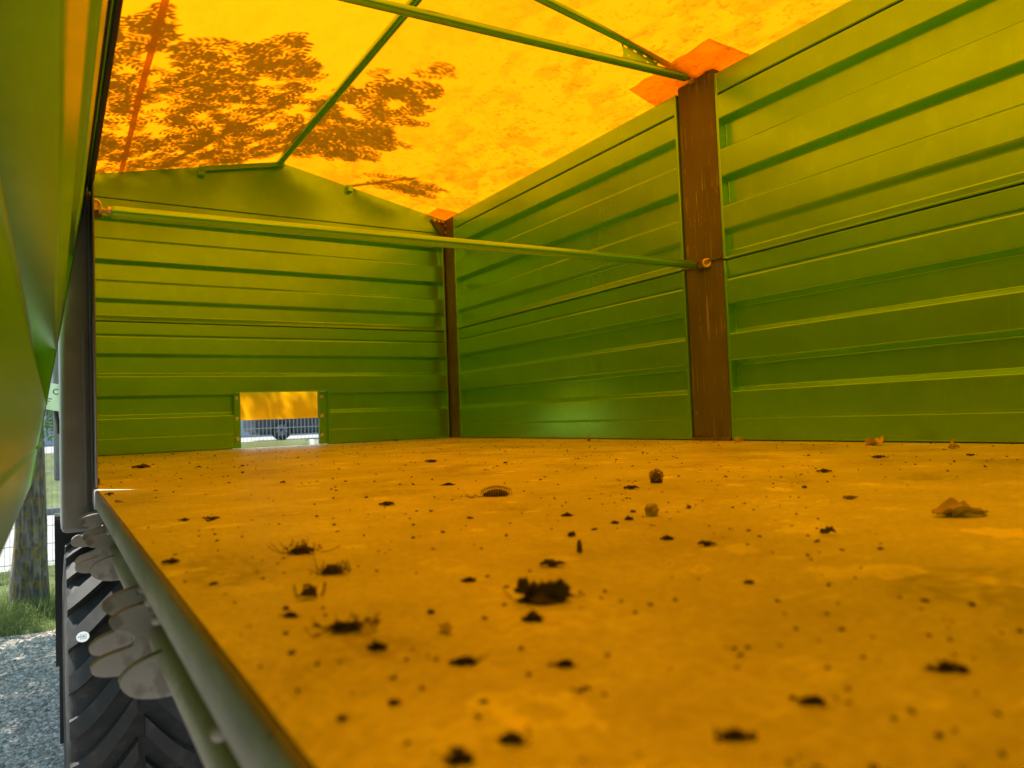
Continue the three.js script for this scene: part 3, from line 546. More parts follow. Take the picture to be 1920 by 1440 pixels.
// ------------------------------------------------------------------ tree: trunk beside the yard, crown reaching over the roof
{
  const tree = new THREE.Group(); const tb = V(-0.2, GY, -7.5); tree.position.copy(tb); tree.userData.base = tb;
  const barkMap = tex(512, (u, v) => { const a = fbm(u, v, 10, 701, 5), r = vnoise(u * 26, v * 7 + 3 * a, 4096, 703), l = fbm(u, v, 17, 709, 5); let k = 0.33 + 0.22 * (r - 0.5) + 0.2 * (a - 0.5); let c = [k, k * 0.98, k * 0.9]; if (l > 0.58) c = [c[0] * 0.7 + 0.18, c[1] * 0.7 + 0.14, c[2] * 0.6]; return c; }, true, 2);
  const BARK = std({ color: lin(1, 1, 1), map: barkMap, bumpMap: barkMap, bumpScale: 0.02, roughness: 0.95 });
  function limb(pts, radii, seg = 14, steps = 40) {
    const c = new THREE.CatmullRomCurve3(pts), g = new THREE.TubeGeometry(c, steps, 1, seg), p = g.attributes.position, uv = g.attributes.uv;
    for (let j = 0; j <= steps; j++) { const t = j / steps, f = t * (radii.length - 1), i0 = Math.min(radii.length - 2, Math.floor(f)), r = radii[i0] + (radii[i0 + 1] - radii[i0]) * (f - i0), q = c.getPointAt(t); for (let i = 0; i <= seg; i++) { const k = j * (seg + 1) + i, rad = r * (1 + 0.1 * (n3((i % seg) * 0.9, t * 20, 0, 3) - 0.5)); p.setXYZ(k, q.x + (p.getX(k) - q.x) * rad, q.y + (p.getY(k) - q.y) * rad, q.z + (p.getZ(k) - q.z) * rad); uv.setXY(k, i / seg, t * 3); } }
    g.computeVertexNormals(); return flat(g);
  }
  part('trunk', limb([V(-0.2, GY - 0.08, -7.5), V(-0.19, GY + 0.06, -7.5), V(-0.18, GY + 0.3, -7.5), V(-0.17, GY + 1.2, -7.5), V(-0.2, GY + 2.6, -7.45), V(-0.3, GY + 4, -7.35)], [0.16, 0.12, 0.108, 0.102, 0.1, 0.095, 0.09], 22, 80), BARK, tree);
  const limbs = [[[-0.28, 2.2, -7.4], [-0.2, 3.0, -6.6], [0.0, 3.6, -5.6], [0.35, 3.9, -4.9]], [[-0.28, 2.0, -7.4], [-0.9, 2.7, -7.2], [-1.7, 3.2, -7.0]], [[-0.3, 2.5, -7.4], [-0.6, 3.6, -7.6], [-1.2, 4.6, -7.9]], [[-0.26, 1.8, -7.4], [0.3, 2.9, -7.0], [1.0, 3.6, -6.0], [1.3, 3.8, -5.4]]];
  limbs.forEach((l) => part('limb', limb(l.map((q) => V(...q)), [0.06, 0.035, 0.012], 8, 24), BARK, tree));
  // crown of pinnate leaves
  const pos = [], nor = [];
  const leaf = (c, dir, nrm, len, wid) => {
    const s = V().crossVectors(dir, nrm).normalize().multiplyScalar(wid / 2), a = c.clone(), b = c.clone().addScaledVector(dir, len * 0.3).add(s), d = c.clone().addScaledVector(dir, len * 0.3).sub(s), e = c.clone().addScaledVector(dir, len * 0.68).addScaledVector(s, 0.85), f = c.clone().addScaledVector(dir, len * 0.68).addScaledVector(s, -0.85), g = c.clone().addScaledVector(dir, len);
    for (const q of [a, b, d, d, b, e, d, e, f, f, e, g]) { pos.push(q.x, q.y, q.z); nor.push(nrm.x, nrm.y, nrm.z); }
  };
  const frond = (c, dir, scale = 1) => {
    const up = V(rr(-0.5, 0.5), 1, rr(-0.5, 0.5)).normalize(), side = V().crossVectors(dir, up).normalize(), nrm = V().crossVectors(side, dir).normalize(), n = 5;
    for (let i = 0; i < n; i++) for (const s of [-1, 1]) { const o = c.clone().addScaledVector(dir, 0.035 * scale * (i + 1)); const d = dir.clone().multiplyScalar(0.6).addScaledVector(side, s).addScaledVector(nrm, rr(-0.3, 0.3)).normalize(); leaf(o, d, nrm.clone().addScaledVector(side, rr(-0.4, 0.4)).normalize(), rr(0.05, 0.075) * scale, rr(0.018, 0.026) * scale); }
    leaf(c.clone().addScaledVector(dir, 0.035 * scale * n), dir, nrm, 0.07 * scale, 0.024 * scale);
  };
  const poly = [[0.2, -3.05], [0.37, -2.9], [0.42, -3.2], [0.56, -3.16], [0.72, -3.22], [0.8, -3.12], [0.92, -3.1], [1.0, -3.3], [1.1, -3.46], [1.14, -3.75], [1.22, -3.92], [1.3, -3.72], [1.4, -3.5], [1.38, -3.24], [1.45, -3.42], [1.52, -3.3], [1.6, -3.0], [1.66, -3.2], [1.68, -3.4], [1.72, -3.7], [1.64, -3.85], [1.78, -4.02], [1.66, -4.2], [1.72, -4.32], [1.58, -4.5], [1.3, -4.72], [1.0, -4.85], [0.3, -4.95], [0, -4.95], [-0.1, -3.2]];
  const inside = (x, z, P) => { let c = false; for (let i = 0, j = P.length - 1; i < P.length; j = i++) { const [xi, zi] = P[i], [xj, zj] = P[j]; if ((zi > z) !== (zj > z) && x < (xj - xi) * (z - zi) / (zj - zi) + xi) c = !c; } return c; };
  const strip = [[1.82, -4.5], [2.0, -4.4], [2.3, -4.38], [2.36, -4.44], [2.2, -4.6], [1.85, -4.72]];
  const roofY = (x) => 1.612 + 0.274 * (1 - Math.abs(x - 1.277) / 1.257);
  let made = 0, guard = 0;
  while (made < 900 && guard++ < 20000) {
    const x = rr(-0.1, 1.82), z = rr(-5.0, -2.85); if (!inside(x, z, poly)) continue;
    if (z > -4.3 && n3(x * 5, z * 5, 0, 77) < 0.3 && rnd() < 0.75) continue;                  // gaps between twigs
    const t = rr(0.7, 1.9), a = rr(0, 6.28), c = V(x, roofY(x), z).addScaledVector(SUN, t), dir = V(Math.cos(a), rr(-0.4, 0.3), Math.sin(a)).normalize();
    c.addScaledVector(dir, -0.1); frond(c, dir, rr(0.6, 0.85)); made++;
  }
  for (let i = 0; i < 34;) { const x = rr(1.8, 2.4), z = rr(-4.75, -4.3); if (!inside(x, z, strip)) continue; const c = V(x, roofY(x), z).addScaledVector(SUN, rr(1.2, 1.8)), a = rr(-0.6, 0.6); const dir = V(Math.cos(a), rr(-0.3, 0.2), Math.sin(a)).normalize(); frond(c.addScaledVector(dir, -0.1), dir, 0.7); i++; }
  for (let i = 0; i < 620; i++) { const c = (i < 260 ? V(rr(-1.0, 0.15), GY, rr(-6.9, -3.6)) : V(rr(-2.4, 0.2), GY, rr(-4.6, -0.6))).addScaledVector(SUN, rr(4.6, 6.2)), a = rr(0, 6.28); const q = c.clone().addScaledVector(SUN, -(c.y - 1.75) / SUN.y); if (q.x > -0.12) continue; frond(c, V(Math.cos(a), rr(-0.3, 0.2), Math.sin(a)).normalize(), rr(1.3, 1.9)); }
  for (let i = 0; i < 1150; i++) {                                               // the rest of the crown
    let x, y, z; do { x = rr(-1, 1); y = rr(-1, 1); z = rr(-1, 1); } while (x * x + y * y + z * z > 1);
    const c = V(-1.3 + 2.3 * x, 3.2 + 1.7 * y, -7.1 + 1.75 * z);
    const q = c.clone().addScaledVector(SUN, -(c.y - 1.75) / SUN.y); if (q.x > -0.12 && q.x < 2.7 && q.z > -5.2 && q.z < 0.6) continue;   // this part of the crown lets the roof stay sunlit
    const a = rr(0, 6.28); frond(c, V(Math.cos(a), rr(-0.5, 0.3), Math.sin(a)).normalize(), rr(1.1, 1.7));
  }
  for (let i = 0; i < 16; i++) { const a = rr(0, 6.28); frond(V(-0.05 + rr(-0.12, 0.14), 0.32 + rr(-0.16, 0.2), -7.2 + rr(-0.2, 0.2)), V(Math.cos(a) * 0.5, -1, Math.sin(a) * 0.5).normalize(), 0.8); }
  part('limb', limb([V(-0.2, 1.6, -7.45), V(-0.1, 1.1, -7.3), V(-0.05, 0.5, -7.2), V(-0.04, 0.25, -7.2)], [0.02, 0.012, 0.005], 6, 16), BARK, tree);
  const g = new THREE.BufferGeometry(); g.setAttribute('position', new THREE.Float32BufferAttribute(pos, 3)); g.setAttribute('normal', new THREE.Float32BufferAttribute(nor, 3)); boxUV(g);
  part('crown', g, std({ color: lin(0.1, 0.2, 0.035), roughness: 0.8, transmission: 0.3, thickness: 0 }), tree);
  top(tree, 'roadside_tree', 'lichen spotted tree trunk on the grass beyond the gravel', 'tree'); tree.userData = { label: tree.userData.label, category: 'tree' };
}
// grass tufts at the trunk and along the verge
{
  const pos = []; 
  for (let i = 0; i < 9000; i++) {
    const near = rnd() < 0.35, a = rr(0, 6.28), r = Math.pow(rnd(), 0.6) * 0.45, x = near ? -0.2 + Math.cos(a) * r : rr(-1.3, 0.7), z = near ? -7.45 + Math.sin(a) * r : -6.85 - 3 * Math.pow(rnd(), 1.3), h = rr(0.04, near ? 0.22 : 0.12), b = rr(0, 6.28), w = 0.0035, lx = rr(-0.5, 0.5) * h, lz = rr(-0.5, 0.5) * h, y = GY + 0.02;
    const cx = Math.cos(b) * w, cz = Math.sin(b) * w;
    pos.push(x - cx, y, z - cz, x + cx, y, z + cz, x + lx * 0.4, y + h * 0.65, z + lz * 0.4, x + lx * 0.4 - cx, y + h * 0.65, z + lz * 0.4 - cz, x + lx * 0.4 + cx * 0.6, y + h * 0.65, z + lz * 0.4 + cz * 0.6, x + lx, y + h, z + lz);
  }
  const g = new THREE.BufferGeometry(); g.setAttribute('position', new THREE.Float32BufferAttribute(pos, 3)); g.computeVertexNormals();
  top(new THREE.Mesh(boxUV(g), std({ color: lin(0.16, 0.22, 0.05), roughness: 0.9, transmission: 0.3, thickness: 0 })), 'grass', 'rough green grass growing round the tree trunk', 'grass', null, 'stuff');
}
// loose stones of the yard
{
  const list = []; const proto = [0, 1, 2].map((k) => { const g = new THREE.IcosahedronGeometry(1, 1), p = g.attributes.position; for (let i = 0; i < p.count; i++) { const q = 0.75 + 0.5 * n3(p.getX(i) * 1.7 + k * 9, p.getY(i) * 1.7, p.getZ(i) * 1.7, 3); p.setXYZ(i, p.getX(i) * q, p.getY(i) * q * 0.7, p.getZ(i) * q); } g.computeVertexNormals(); return flat(g); });
  const im = new THREE.InstancedMesh(proto[0], std({ color: lin(1, 1, 1), roughness: 0.9 }), 9000), m = new THREE.Matrix4();
  for (let i = 0; i < 9000; i++) { const z = -2.6 - 4.3 * rnd(), x = rr(-0.9, 0.9), s = rr(0.004, 0.012); m.compose(V(x, GY + s * 0.2, z), new THREE.Quaternion().setFromEuler(new THREE.Euler(rr(0, 6), rr(0, 6), rr(0, 6))), V(s, s, s)); im.setMatrixAt(i, m); const k = rr(0.15, 0.62); im.setColorAt(i, lin(k * 1.1, k, k * 0.92)); }
  top(im, 'gravel', 'loose grey gravel stones covering the yard', 'gravel', null, 'stuff');
}
// ------------------------------------------------------------------ wire fence
{
  const f = new THREE.Group(); f.position.set(1.5, GY, -9.95); f.userData.base = f.position.clone();
  const WIRE = std({ color: lin(0.34, 0.36, 0.38), roughness: 0.6 });
  for (let k = 0; k < 5; k++) {
    const x0 = -3.6 + 2.5 * k, list = [];
    for (let i = 0; i <= 49; i++) { const x = x0 + 0.03 + i * 0.05; list.push(new THREE.BoxGeometry(0.0045, 1.75, 0.0045).translate(x, GY + 0.93, -9.95)); }
    for (let j = 0; j <= 8; j++) for (const s of [-1, 1]) list.push(new THREE.BoxGeometry(2.46, 0.008, 0.008).translate(x0 + 1.25, GY + 0.1 + j * 0.2, -9.95 + s * 0.008));
    part('mesh_panel', merge(list), WIRE, f);
  }
  for (let k = 0; k <= 5; k++) part('post', box(-3.63 + 2.5 * k, -3.57 + 2.5 * k, GY, GY + 1.85, -10.02, -9.97, 0.004), WIRE, f);
  const lb = f.userData.base; top(f, 'wire_fence', 'galvanised wire mesh fence behind the tree and in the hatch view', 'fence'); 
}
// ------------------------------------------------------------------ parked car seen through the hatch
{
  const y0 = GY + 1.012, cz = -26, car = new THREE.Group(); car.position.set(7.9, y0, cz); car.userData.base = V(0, 0, 0);
  const PAINT = std({ color: lin(0.02, 0.028, 0.042), roughness: 0.45 }), GLASS = std({ color: lin(0.02, 0.025, 0.03), roughness: 0.1 });
  const o = [[-2.2, 0.35], [-2.25, 0.6], [-2.2, 0.95], [-2.02, 1.05], [-1.75, 1.5], [-1.4, 1.62], [0.1, 1.62], [0.95, 1.08], [1.9, 0.95], [2.15, 0.75], [2.2, 0.4], [2.1, 0.3], [1.78, 0.3], [1.7, 0.55], [1.4, 0.7], [1.1, 0.55], [1.02, 0.28], [-1.02, 0.28], [-1.1, 0.55], [-1.4, 0.7], [-1.7, 0.55], [-1.78, 0.3]];
  const g = new THREE.ExtrudeGeometry(new THREE.Shape(o.map(([x, y]) => new THREE.Vector2(x, y))), { depth: 1.66, bevelEnabled: true, bevelThickness: 0.06, bevelSize: 0.05, bevelSegments: 3 }); g.translate(0, 0, -0.83);
  part('body', boxUV(toCreasedNormals(flat(g), 0.5)), PAINT, car);
  const win = (pts) => { const q = new THREE.ExtrudeGeometry(new THREE.Shape(pts.map(([x, y]) => new THREE.Vector2(x, y))), { depth: 0.01, bevelEnabled: false }); q.translate(0, 0, 0.885); part('window', boxUV(flat(q)), GLASS, car); };
  win([[-1.75, 1.1], [-1.55, 1.5], [-0.75, 1.52], [-0.75, 1.1]]); win([[-0.68, 1.1], [-0.68, 1.52], [0.05, 1.52], [0.75, 1.1]]);
  for (const x of [-1.4, 1.4]) for (const z of [0.78]) {
    const t = new THREE.TorusGeometry(0.26, 0.085, 10, 28); t.translate(x, 0.345, z); const w = part('wheel', flat(t), RUBBER, car);
    const r = []; for (let k = 0; k < 5; k++) r.push(new THREE.BoxGeometry(0.05, 0.4, 0.04).rotateZ(k * Math.PI / 5).translate(x, 0.345, z + 0.05 * Math.sign(z))); part('rim', merge([rod(V(x, 0.345, z - 0.04), V(x, 0.345, z + 0.04), 0.06), ...r]), GREYPAINT, w);
  }
  part('tail_light', box(-2.27, -2.0, 0.82, 0.96, 0.62, 0.9, 0.02), std({ color: lin(0.6, 0.04, 0.05), roughness: 0.2 }), car);
  part('sill', box(-2.1, 1.0, 0.2, 0.4, -0.75, 0.8, 0.03), BLACKPLASTIC, car);
  part('bumper', box(-2.29, -2.18, 0.36, 0.58, -0.8, 0.86, 0.03), PAINT, car);
  top(car, 'parked_car', 'dark blue car parked behind the fence, seen through the hatch', 'car'); car.userData = { label: car.userData.label, category: 'car' };
}
// ------------------------------------------------------------------ pale building across the car park
{
  const y0 = GY + 1.012, b = new THREE.Group(); b.position.set(0, y0, -38); b.userData.base = V(0, 0, 0);
  const WALL = std({ color: lin(0.42, 0.47, 0.52), roughness: 0.8 }), GL = std({ color: lin(0.12, 0.16, 0.2), roughness: 0.15 }), FR = std({ color: lin(0.5, 0.52, 0.54), roughness: 0.5 });
  part('wall', box(-20, 30, 0, 6, -4, 0, 0.01), WALL, b);
  part('roof', box(-20.3, 30.3, 6, 6.3, -4.3, 0.3, 0.02), FR, b);
  for (let k = 0; k < 14; k++) { const x = -18 + k * 3.4; const f = part('window', box(x, x + 1.6, 1.2, 2.8, 0, 0.05, 0.01), FR, b); part('pane', box(x + 0.08, x + 1.52, 1.28, 2.72, 0.05, 0.06, 0.002), GL, f); }
  top(b, 'pale_building', 'pale blue grey building far behind the fence', 'building'); b.userData = { label: b.userData.label, category: 'building' };
}

// ------------------------------------------------------------------ things lying on the trailer floor
const SOIL = std({ color: lin(0.085, 0.07, 0.045), roughness: 0.95 });
const SOILPALE = std({ color: lin(0.12, 0.11, 0.09), roughness: 0.95 });
const STRAW = std({ color: lin(0.55, 0.5, 0.4), roughness: 0.9 });
const DRY = std({ color: lin(0.3, 0.27, 0.2), roughness: 0.9 });
const DARKLEAF = std({ color: lin(0.1, 0.08, 0.046), roughness: 0.9 });
function lump(w, h, d, rough, s, det = 3) {
  const g = mergeVertices(new THREE.IcosahedronGeometry(1, det).deleteAttribute('uv').deleteAttribute('normal')), p = g.attributes.position; let lo = 9;
  for (let i = 0; i < p.count; i++) { const x = p.getX(i), y = p.getY(i), z = p.getZ(i); const k = 0.8 + rough * (0.9 * (n3(x * 1.6 + s, y * 1.6, z * 1.6, s) - 0.5) + 0.6 * (n3(x * 4 + s, y * 4, z * 4, s + 3) - 0.5) + 0.35 * (n3(x * 9, y * 9, z * 9 + s, s + 5) - 0.5)); p.setXYZ(i, x * k * w / 2 * (y < 0 ? 1.12 : 1), Math.max(y * k, -0.3) * h * 0.78, z * k * d / 2 * (y < 0 ? 1.12 : 1)); lo = Math.min(lo, p.getY(i)); }
  g.translate(0, -lo - 0.0002, 0); g.computeVertexNormals(); return boxUV(flat(g));
}
function curled(w, d, curl, s, lift = 0.3, nx = 14, nz = 8) {        // dry leaf: a crumpled sheet with an oval outline, two faces thick
  const pos = [], idx = []; 
  for (const q of [0, 0.0008]) for (let j = 0; j <= nz; j++) for (let i = 0; i <= nx; i++) { const u = i / nx * 2 - 1, v = j / nz * 2 - 1, half = Math.sqrt(Math.max(0.02, 1 - u * u)) * (0.75 + 0.5 * n3(u * 3 + s, v, 0, s)); const zz = v * half; pos.push(u * w / 2, q + 0.0006 + Math.abs(zz) ** 1.6 * curl * d + lift * w * 0.3 * Math.abs(n3(u * 2 + s, zz * 2, 0, s + 2) - 0.45), zz * d / 2 * (1 - 0.35 * Math.abs(zz) * curl)); }
  const m = (nx + 1) * (nz + 1); for (let j = 0; j < nz; j++) for (let i = 0; i < nx; i++) { const a = j * (nx + 1) + i; idx.push(a, a + 1, a + nx + 1, a + 1, a + nx + 2, a + nx + 1, m + a, m + a + nx + 1, m + a + 1, m + a + 1, m + a + nx + 1, m + a + nx + 2); }
  const g = new THREE.BufferGeometry(); g.setAttribute('position', new THREE.Float32BufferAttribute(pos, 3)); g.setIndex(idx); g.computeVertexNormals(); return boxUV(flat(g));
}
function fibres(n, w, h, s, r = 0.0005) {
  const l = []; for (let i = 0; i < n; i++) { const x = rr(-0.5, 0.5) * w, z = rr(-0.4, 0.4) * w, a = rr(0, 6.28), L = rr(0.2, 0.6) * w, y = rr(0.05, 0.4) * h; l.push(flat(new THREE.TubeGeometry(new THREE.CatmullRomCurve3([V(x, 0.0008, z), V(x + Math.cos(a) * L * 0.4, y, z + Math.sin(a) * L * 0.25), V(x + Math.cos(a) * L * 0.75, rr(0.3, 1) * h, z + Math.sin(a) * L * 0.5)]), 6, r, 4))); } return l;
}
const D0 = (g, mat, name, label, category, x, z, turn, group) => { const m = new THREE.Mesh(g, mat); m.position.set(x, 0.0004, z); m.rotation.y = turn; return top(m, name, label, category, group); };
const FACE = -0.555;         // most pieces lie across the line of sight
D0(merge([lump(0.042, 0.015, 0.026, 0.9, 3, 4), lump(0.011, 0.01, 0.01, 1, 5).translate(-0.016, 0.007, 0.004), lump(0.007, 0.007, 0.008, 1, 6).translate(-0.007, 0.008, 0.002), lump(0.013, 0.012, 0.012, 1, 8).translate(0.012, 0.005, 0), ...fibres(14, 0.04, 0.012, 3, 0.0004)]), SOIL, 'soil_clod', 'largest dark soil clod with a notched top in mid floor', 'clod', 0.32, -0.478, FACE);
{
  const l = [lump(0.052, 0.013, 0.03, 0.3, 12, 3)]; const fins = [];
  for (let i = 0; i < 13; i++) { const t = new THREE.TorusGeometry(0.5, 0.05, 5, 14, Math.PI); t.scale(0.03 * (1 - 0.35 * Math.abs(i - 6) / 6), 0.033 * (1 - 0.5 * ((i - 6) / 7) ** 2), 0.012); t.rotateY(Math.PI / 2 + 0.25); t.translate(-0.024 + i * 0.0042, 0.001, 0); fins.push(flat(t)); }
  const g = new THREE.Group(); g.position.set(0.672, 0.0004, -1.149); g.rotation.y = FACE; g.userData.base = V(0, 0, 0);
  part('husk', l[0], DARKLEAF, g); part('ribs', merge(fins), DRY, g); part('stalk', merge(fibres(7, 0.05, 0.006, 2).map((q) => q.translate(-0.03, 0, 0.004))), DARKLEAF, g);
  top(g, 'ribbed_husk', 'domed brown husk with fine ribs and a dark crumb beside it', 'husk'); g.userData = { label: g.userData.label, category: 'husk' };
}
{
  const g = new THREE.Group(); g.position.set(1.008, 0.0004, -1.095); g.userData.base = V(0, 0, 0);
  part('core', lump(0.026, 0.024, 0.026, 0.2, 21, 3), DARKLEAF, g);
  const sp = []; for (let i = 0; i < 260; i++) { const a = rr(0, 6.28), y = rr(-0.55, 1), q = Math.sqrt(1 - y * y), n = V(q * Math.cos(a), y, q * Math.sin(a)), c = V(0, 0.0125, 0); sp.push(rod(c.clone().addScaledVector(n, 0.011), c.clone().addScaledVector(n, rr(0.0145, 0.0165)), 0.0006, 4, 0.0002)); }
  part('bristles', merge(sp), DRY, g); top(g, 'seed_head', 'round bristly seed head standing in front of the wide post', 'seed head'); g.userData = { label: g.userData.label, category: 'seed head' };
}
{
  const l = [lump(0.017, 0.017, 0.017, 0.3, 31, 3)]; for (let i = 0; i < 26; i++) { const a = rr(0, 6.28), y = rr(-0.5, 1), q = Math.sqrt(1 - y * y); l.push(lump(0.006, 0.005, 0.006, 0.7, i, 1).translate(0.0075 * q * Math.cos(a), 0.0065 + 0.0078 * y, 0.0075 * q * Math.sin(a))); }
  D0(merge(l), STRAW, 'knobbly_burr', 'pale knobbly burr, round and lit, in mid floor', 'burr', 0.688, -0.759, 0.3);
}
{
  const l = [curled(0.066, 0.034, 0.35, 41, 0.75, 22, 12), lump(0.05, 0.013, 0.02, 0.9, 43, 3).translate(0.006, 0, 0)];
  D0(merge(l), STRAW, 'crumpled_leaf', 'pale crumpled dry leaf, longest on the right of the floor', 'leaf', 0.934, -0.483, FACE);
}
D0(merge([lump(0.0075, 0.014, 0.006, 0.25, 51, 3), ...fibres(1, 0.004, 0.022, 3, 0.00025)]), DARKLEAF, 'upright_seed', 'small dark seed standing upright with a thin hair', 'seed', 0.458, -0.617, 0);
[[0.23, -0.821, 0.047, 0.014, 'dark tuft of plant fibres nearest the floor edge'], [0.222, -0.691, 0.034, 0.015, 'wiry dark plant tuft with a tall stalk'], [0.169, -0.498, 0.04, 0.009, 'flat spread of dark chaff inside a pale ring']].forEach(([x, z, w, h, label], i) => D0(merge([...fibres(26, w, h, i, 0.0004), lump(w * 0.45, h * 0.55, w * 0.3, 1, 60 + i, 3), curled(w * 0.6, w * 0.3, 0.3, 62 + i, 0.5)]), DARKLEAF, 'plant_tuft', label, 'plant tuft', x, z, FACE));
D0(merge([curled(0.014, 0.01, 0.6, 71, 0.9), ...fibres(6, 0.022, 0.012, 4, 0.0009)]), DARKLEAF, 'leaf_scrap', 'curled green brown leaf scrap with an upturned end', 'leaf', 0.175, -0.608, FACE);
D0(merge([curled(0.016, 0.007, 0.5, 73, 0.9)]), STRAW, 'straw_scrap', 'pale upturned straw scrap in the near floor', 'straw', 0.221, -0.451, 1.5);
D0(merge([curled(0.018, 0.006, 0.8, 75, 1.4)]), DARKLEAF, 'curled_scrap', 'thin dark curl lying alone right of centre', 'leaf', 0.715, -0.51, FACE);
[[2.295, -1.445, 0.077, 0.018, 'long pale dry leaf at the foot of the right wall'], [2.202, -1.145, 0.031, 0.028, 'peaked pale dry leaf near the right frame edge'], [2.372, -2.078, 0.044, 0.026, 'pale dry leaf beside the foot of the wide post'], [2.295, -2.975, 0.038, 0.034, 'small brown dry leaf at the foot of the far right wall']].forEach(([x, z, w, h, label], i) => D0(merge([curled(w, w * 0.7, 0.5, 80 + i, 0.9), lump(w * 0.45, h * 0.9, w * 0.4, 1, 85 + i, 3).translate((i % 2 ? 0.1 : 0.3) * w, 0, 0)]), i === 3 ? DRY : STRAW, 'dry_leaf', label, 'leaf', x, z, 1.1 + i));
const flakes = [[0.473, -1.172, 0.0286], [0.574, -0.552, 0.02], [1.776, -1.109, 0.038], [1.36, -0.971, 0.033], [1.928, -0.963, 0.024], [0.899, -1.044, 0.029], [1.061, -2.231, 0.042], [1.002, -0.674, 0.024], [0.276, -3.062, 0.071], [0.206, -1.216, 0.025], [0.17, -1.239, 0.016], [0.104, -1.869, 0.024], [0.104, -0.863, 0.02], [0.396, -0.577, 0.025]];
const flakeLabels = ['dark leaf flake with upturned bits left of the ribbed husk', 'thin straight flake lying right of the upright seed', 'flat flake in front of the long pale leaf at the right wall', 'flat dark flake to the right of the bristly seed head', 'small flake beside the peaked pale leaf near the right frame edge', 'broken flake just in front of the bristly seed head', 'leaf flake far back on the floor, straight below the far corner post', 'pale thin flake left of the pale crumpled leaf', 'longest thin flake, lying near the grey post and front wall', 'larger of two flakes side by side near the floor edge', 'smaller of two flakes side by side near the floor edge', 'flake at the floor edge beside the grey post', 'leaf flake touching the floor edge left of the dark tufts', 'thin flake directly behind the largest soil clod'];
flakes.forEach(([x, z, w], i) => D0(merge([curled(w, w * 0.4, 0.3, 100 + i, 0.55), ...(i % 2 ? [] : fibres(5, w, w * 0.25, i, 0.0005)), lump(w * 0.35, w * 0.2, w * 0.25, 1, 120 + i, 2)]), i === 7 ? DRY : DARKLEAF, 'leaf_flake', flakeLabels[i], 'leaf flake', x, z, FACE + rr(-0.3, 0.3), 'dead leaf flakes on the floor'));
const clods = [[0.171, -0.444, 0.014, 0.01], [0.201, -0.387, 0.0167, 0.0074], [0.148, -0.559, 0.011, 0.0063], [0.151, -0.584, 0.0057, 0.0049], [0.572, -0.608, 0.0141, 0.0094], [0.476, -0.414, 0.0086, 0.0052], [0.641, -0.751, 0.0112, 0.0112], [0.607, -0.74, 0.0109, 0.0068], [1.05, -2.2, 0.0279, 0.0139], [0.399, -0.216, 0.0185, 0.0084], [0.307, -0.232, 0.0122, 0.0056], [0.142, -0.28, 0.0133, 0.0089], [0.444, -2.866, 0.0192, 0.0077], [0.569, -2.742, 0.017, 0.0095], [0.234, -0.5, 0.0055, 0.0055], [0.281, -0.435, 0.0147, 0.0111], [0.606, -0.841, 0.0163, 0.0089], [0.476, -1.844, 0.0157, 0.0052], [2.0, -4.75, 0.03, 0.025], [0.711, -1.414, 0.0294, 0.0068], [0.248, -0.228, 0.0138, 0.0069], [0.245, -0.348, 0.0121, 0.0048], [0.169, -0.283, 0.0117, 0.007], [0.144, -0.355, 0.007, 0.0048], [0.116, -0.352, 0.0056, 0.0036], [0.306, -0.574, 0.0139, 0.0065]];
const crumbLabels = {0: 'dark soil crumb just in front of the flat chaff spread', 1: 'wide flat soil crumb in the left foreground, right of a taller one', 2: 'larger of two crumbs by the floor edge near the curled leaf scrap', 3: 'smaller of two crumbs by the floor edge near the curled leaf scrap', 4: 'dark crumb between the upright seed and the thin straight flake', 5: 'lone dark crumb on clear floor to the right of the largest clod', 6: 'larger of two crumbs left of the pale knobbly burr', 7: 'smaller of two crumbs left of the pale knobbly burr', 8: 'soil crumb touching the leaf flake far back on the floor', 9: 'dark crumb alone in the right foreground', 10: 'foreground crumb midway between bottom edge and the lone right crumb', 11: 'crumb at the bottom frame edge, left of centre', 15: 'soil crumb right in front of the largest soil clod', 18: 'crumb at the foot of the front wall near the far corner', 19: 'flat wide crumb right of the ribbed husk, farther back', 20: 'crumb at the bottom frame edge, right of centre', 25: 'crumb to the left of the largest soil clod, slightly farther back'};
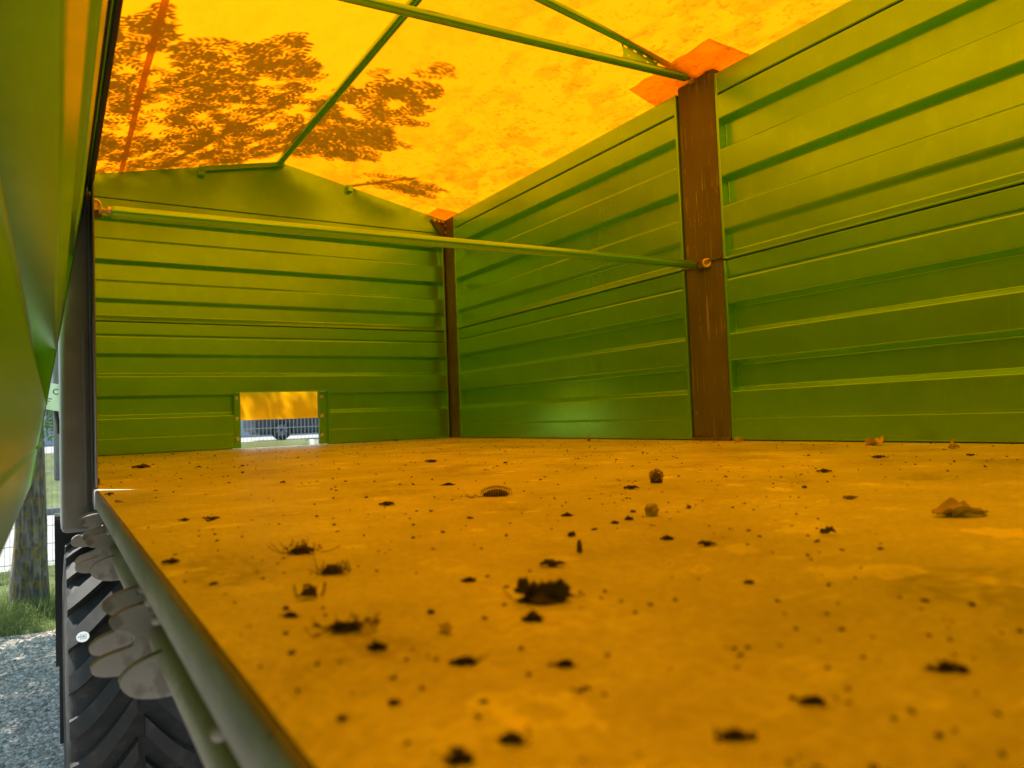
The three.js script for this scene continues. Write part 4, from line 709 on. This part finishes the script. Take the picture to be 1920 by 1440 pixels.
clods.map(([x, z, w, h]) => [x, z, w * 0.85, h * 0.7]).forEach(([x, z, w, h], i) => D0(merge([lump(w * 0.72, h * 0.75, w * 0.5, 1.25, 140 + i, 3).translate(-w * 0.1, 0, 0), lump(w * 0.36, h * 0.5, w * 0.3, 1.2, 170 + i, 2).translate(w * 0.34, 0, w * 0.12), lump(w * 0.22, h * 0.3, w * 0.2, 1.2, 190 + i, 2).translate(-w * 0.55, 0, -w * 0.2), curled(w * 0.9, w * 0.4, 0.25, 200 + i, 0.5), ...fibres(7, w * 1.3, h * 0.5, i, 0.00035)]), SOIL, 'soil_crumb', crumbLabels[i] || 'tiny dark soil crumb lying loose on the dusty trailer floor', 'crumb', x, z, FACE, 'soil crumbs on the floor'));
// fine crumbs nobody could count
{
  const g = mergeVertices(new THREE.IcosahedronGeometry(1, 1).deleteAttribute('uv').deleteAttribute('normal')), p = g.attributes.position; for (let i = 0; i < p.count; i++) { const k = rr(0.7, 1.25); p.setXYZ(i, p.getX(i) * k, p.getY(i) * k * 0.6, p.getZ(i) * k); } g.computeVertexNormals();
  const N = 1150, im = new THREE.InstancedMesh(boxUV(flat(g)), std({ color: lin(1, 1, 1), roughness: 0.95 }), N), m = new THREE.Matrix4();
  for (let i = 0; i < N; i++) {
    let x, z, s; if (i < 330) { z = -0.1 - 1.1 * Math.pow(rnd(), 1.2); x = 0.1 + (0.15 + 1.1 * Math.abs(z)) * Math.pow(rnd(), 1.15); s = rr(0.0006, 0.0018) * (rnd() < 0.12 ? 1.6 : 1); } else { z = rr(-4.8, -0.7); x = rr(0.1, 2.44); s = rr(0.0009, 0.0028) * (rnd() < 0.06 ? 1.8 : 1); }
    m.compose(V(x, s * 0.35, z), new THREE.Quaternion().setFromEuler(new THREE.Euler(rr(-0.4, 0.4), rr(0, 6), rr(-0.4, 0.4))), V(s * rr(0.7, 2), s, s)); im.setMatrixAt(i, m);
    const k = rnd() < 0.12 ? rr(0.2, 0.5) : rr(0.02, 0.12); im.setColorAt(i, lin(k, k * 0.92, k * 0.75));
  }
  top(im, 'dirt_specks', 'fine dark specks of dirt scattered over the trailer floor', 'dirt', null, 'stuff');
}
scene.traverse((o) => { if (o.userData.base) delete o.userData.base; });
renderer.render(scene, camera);
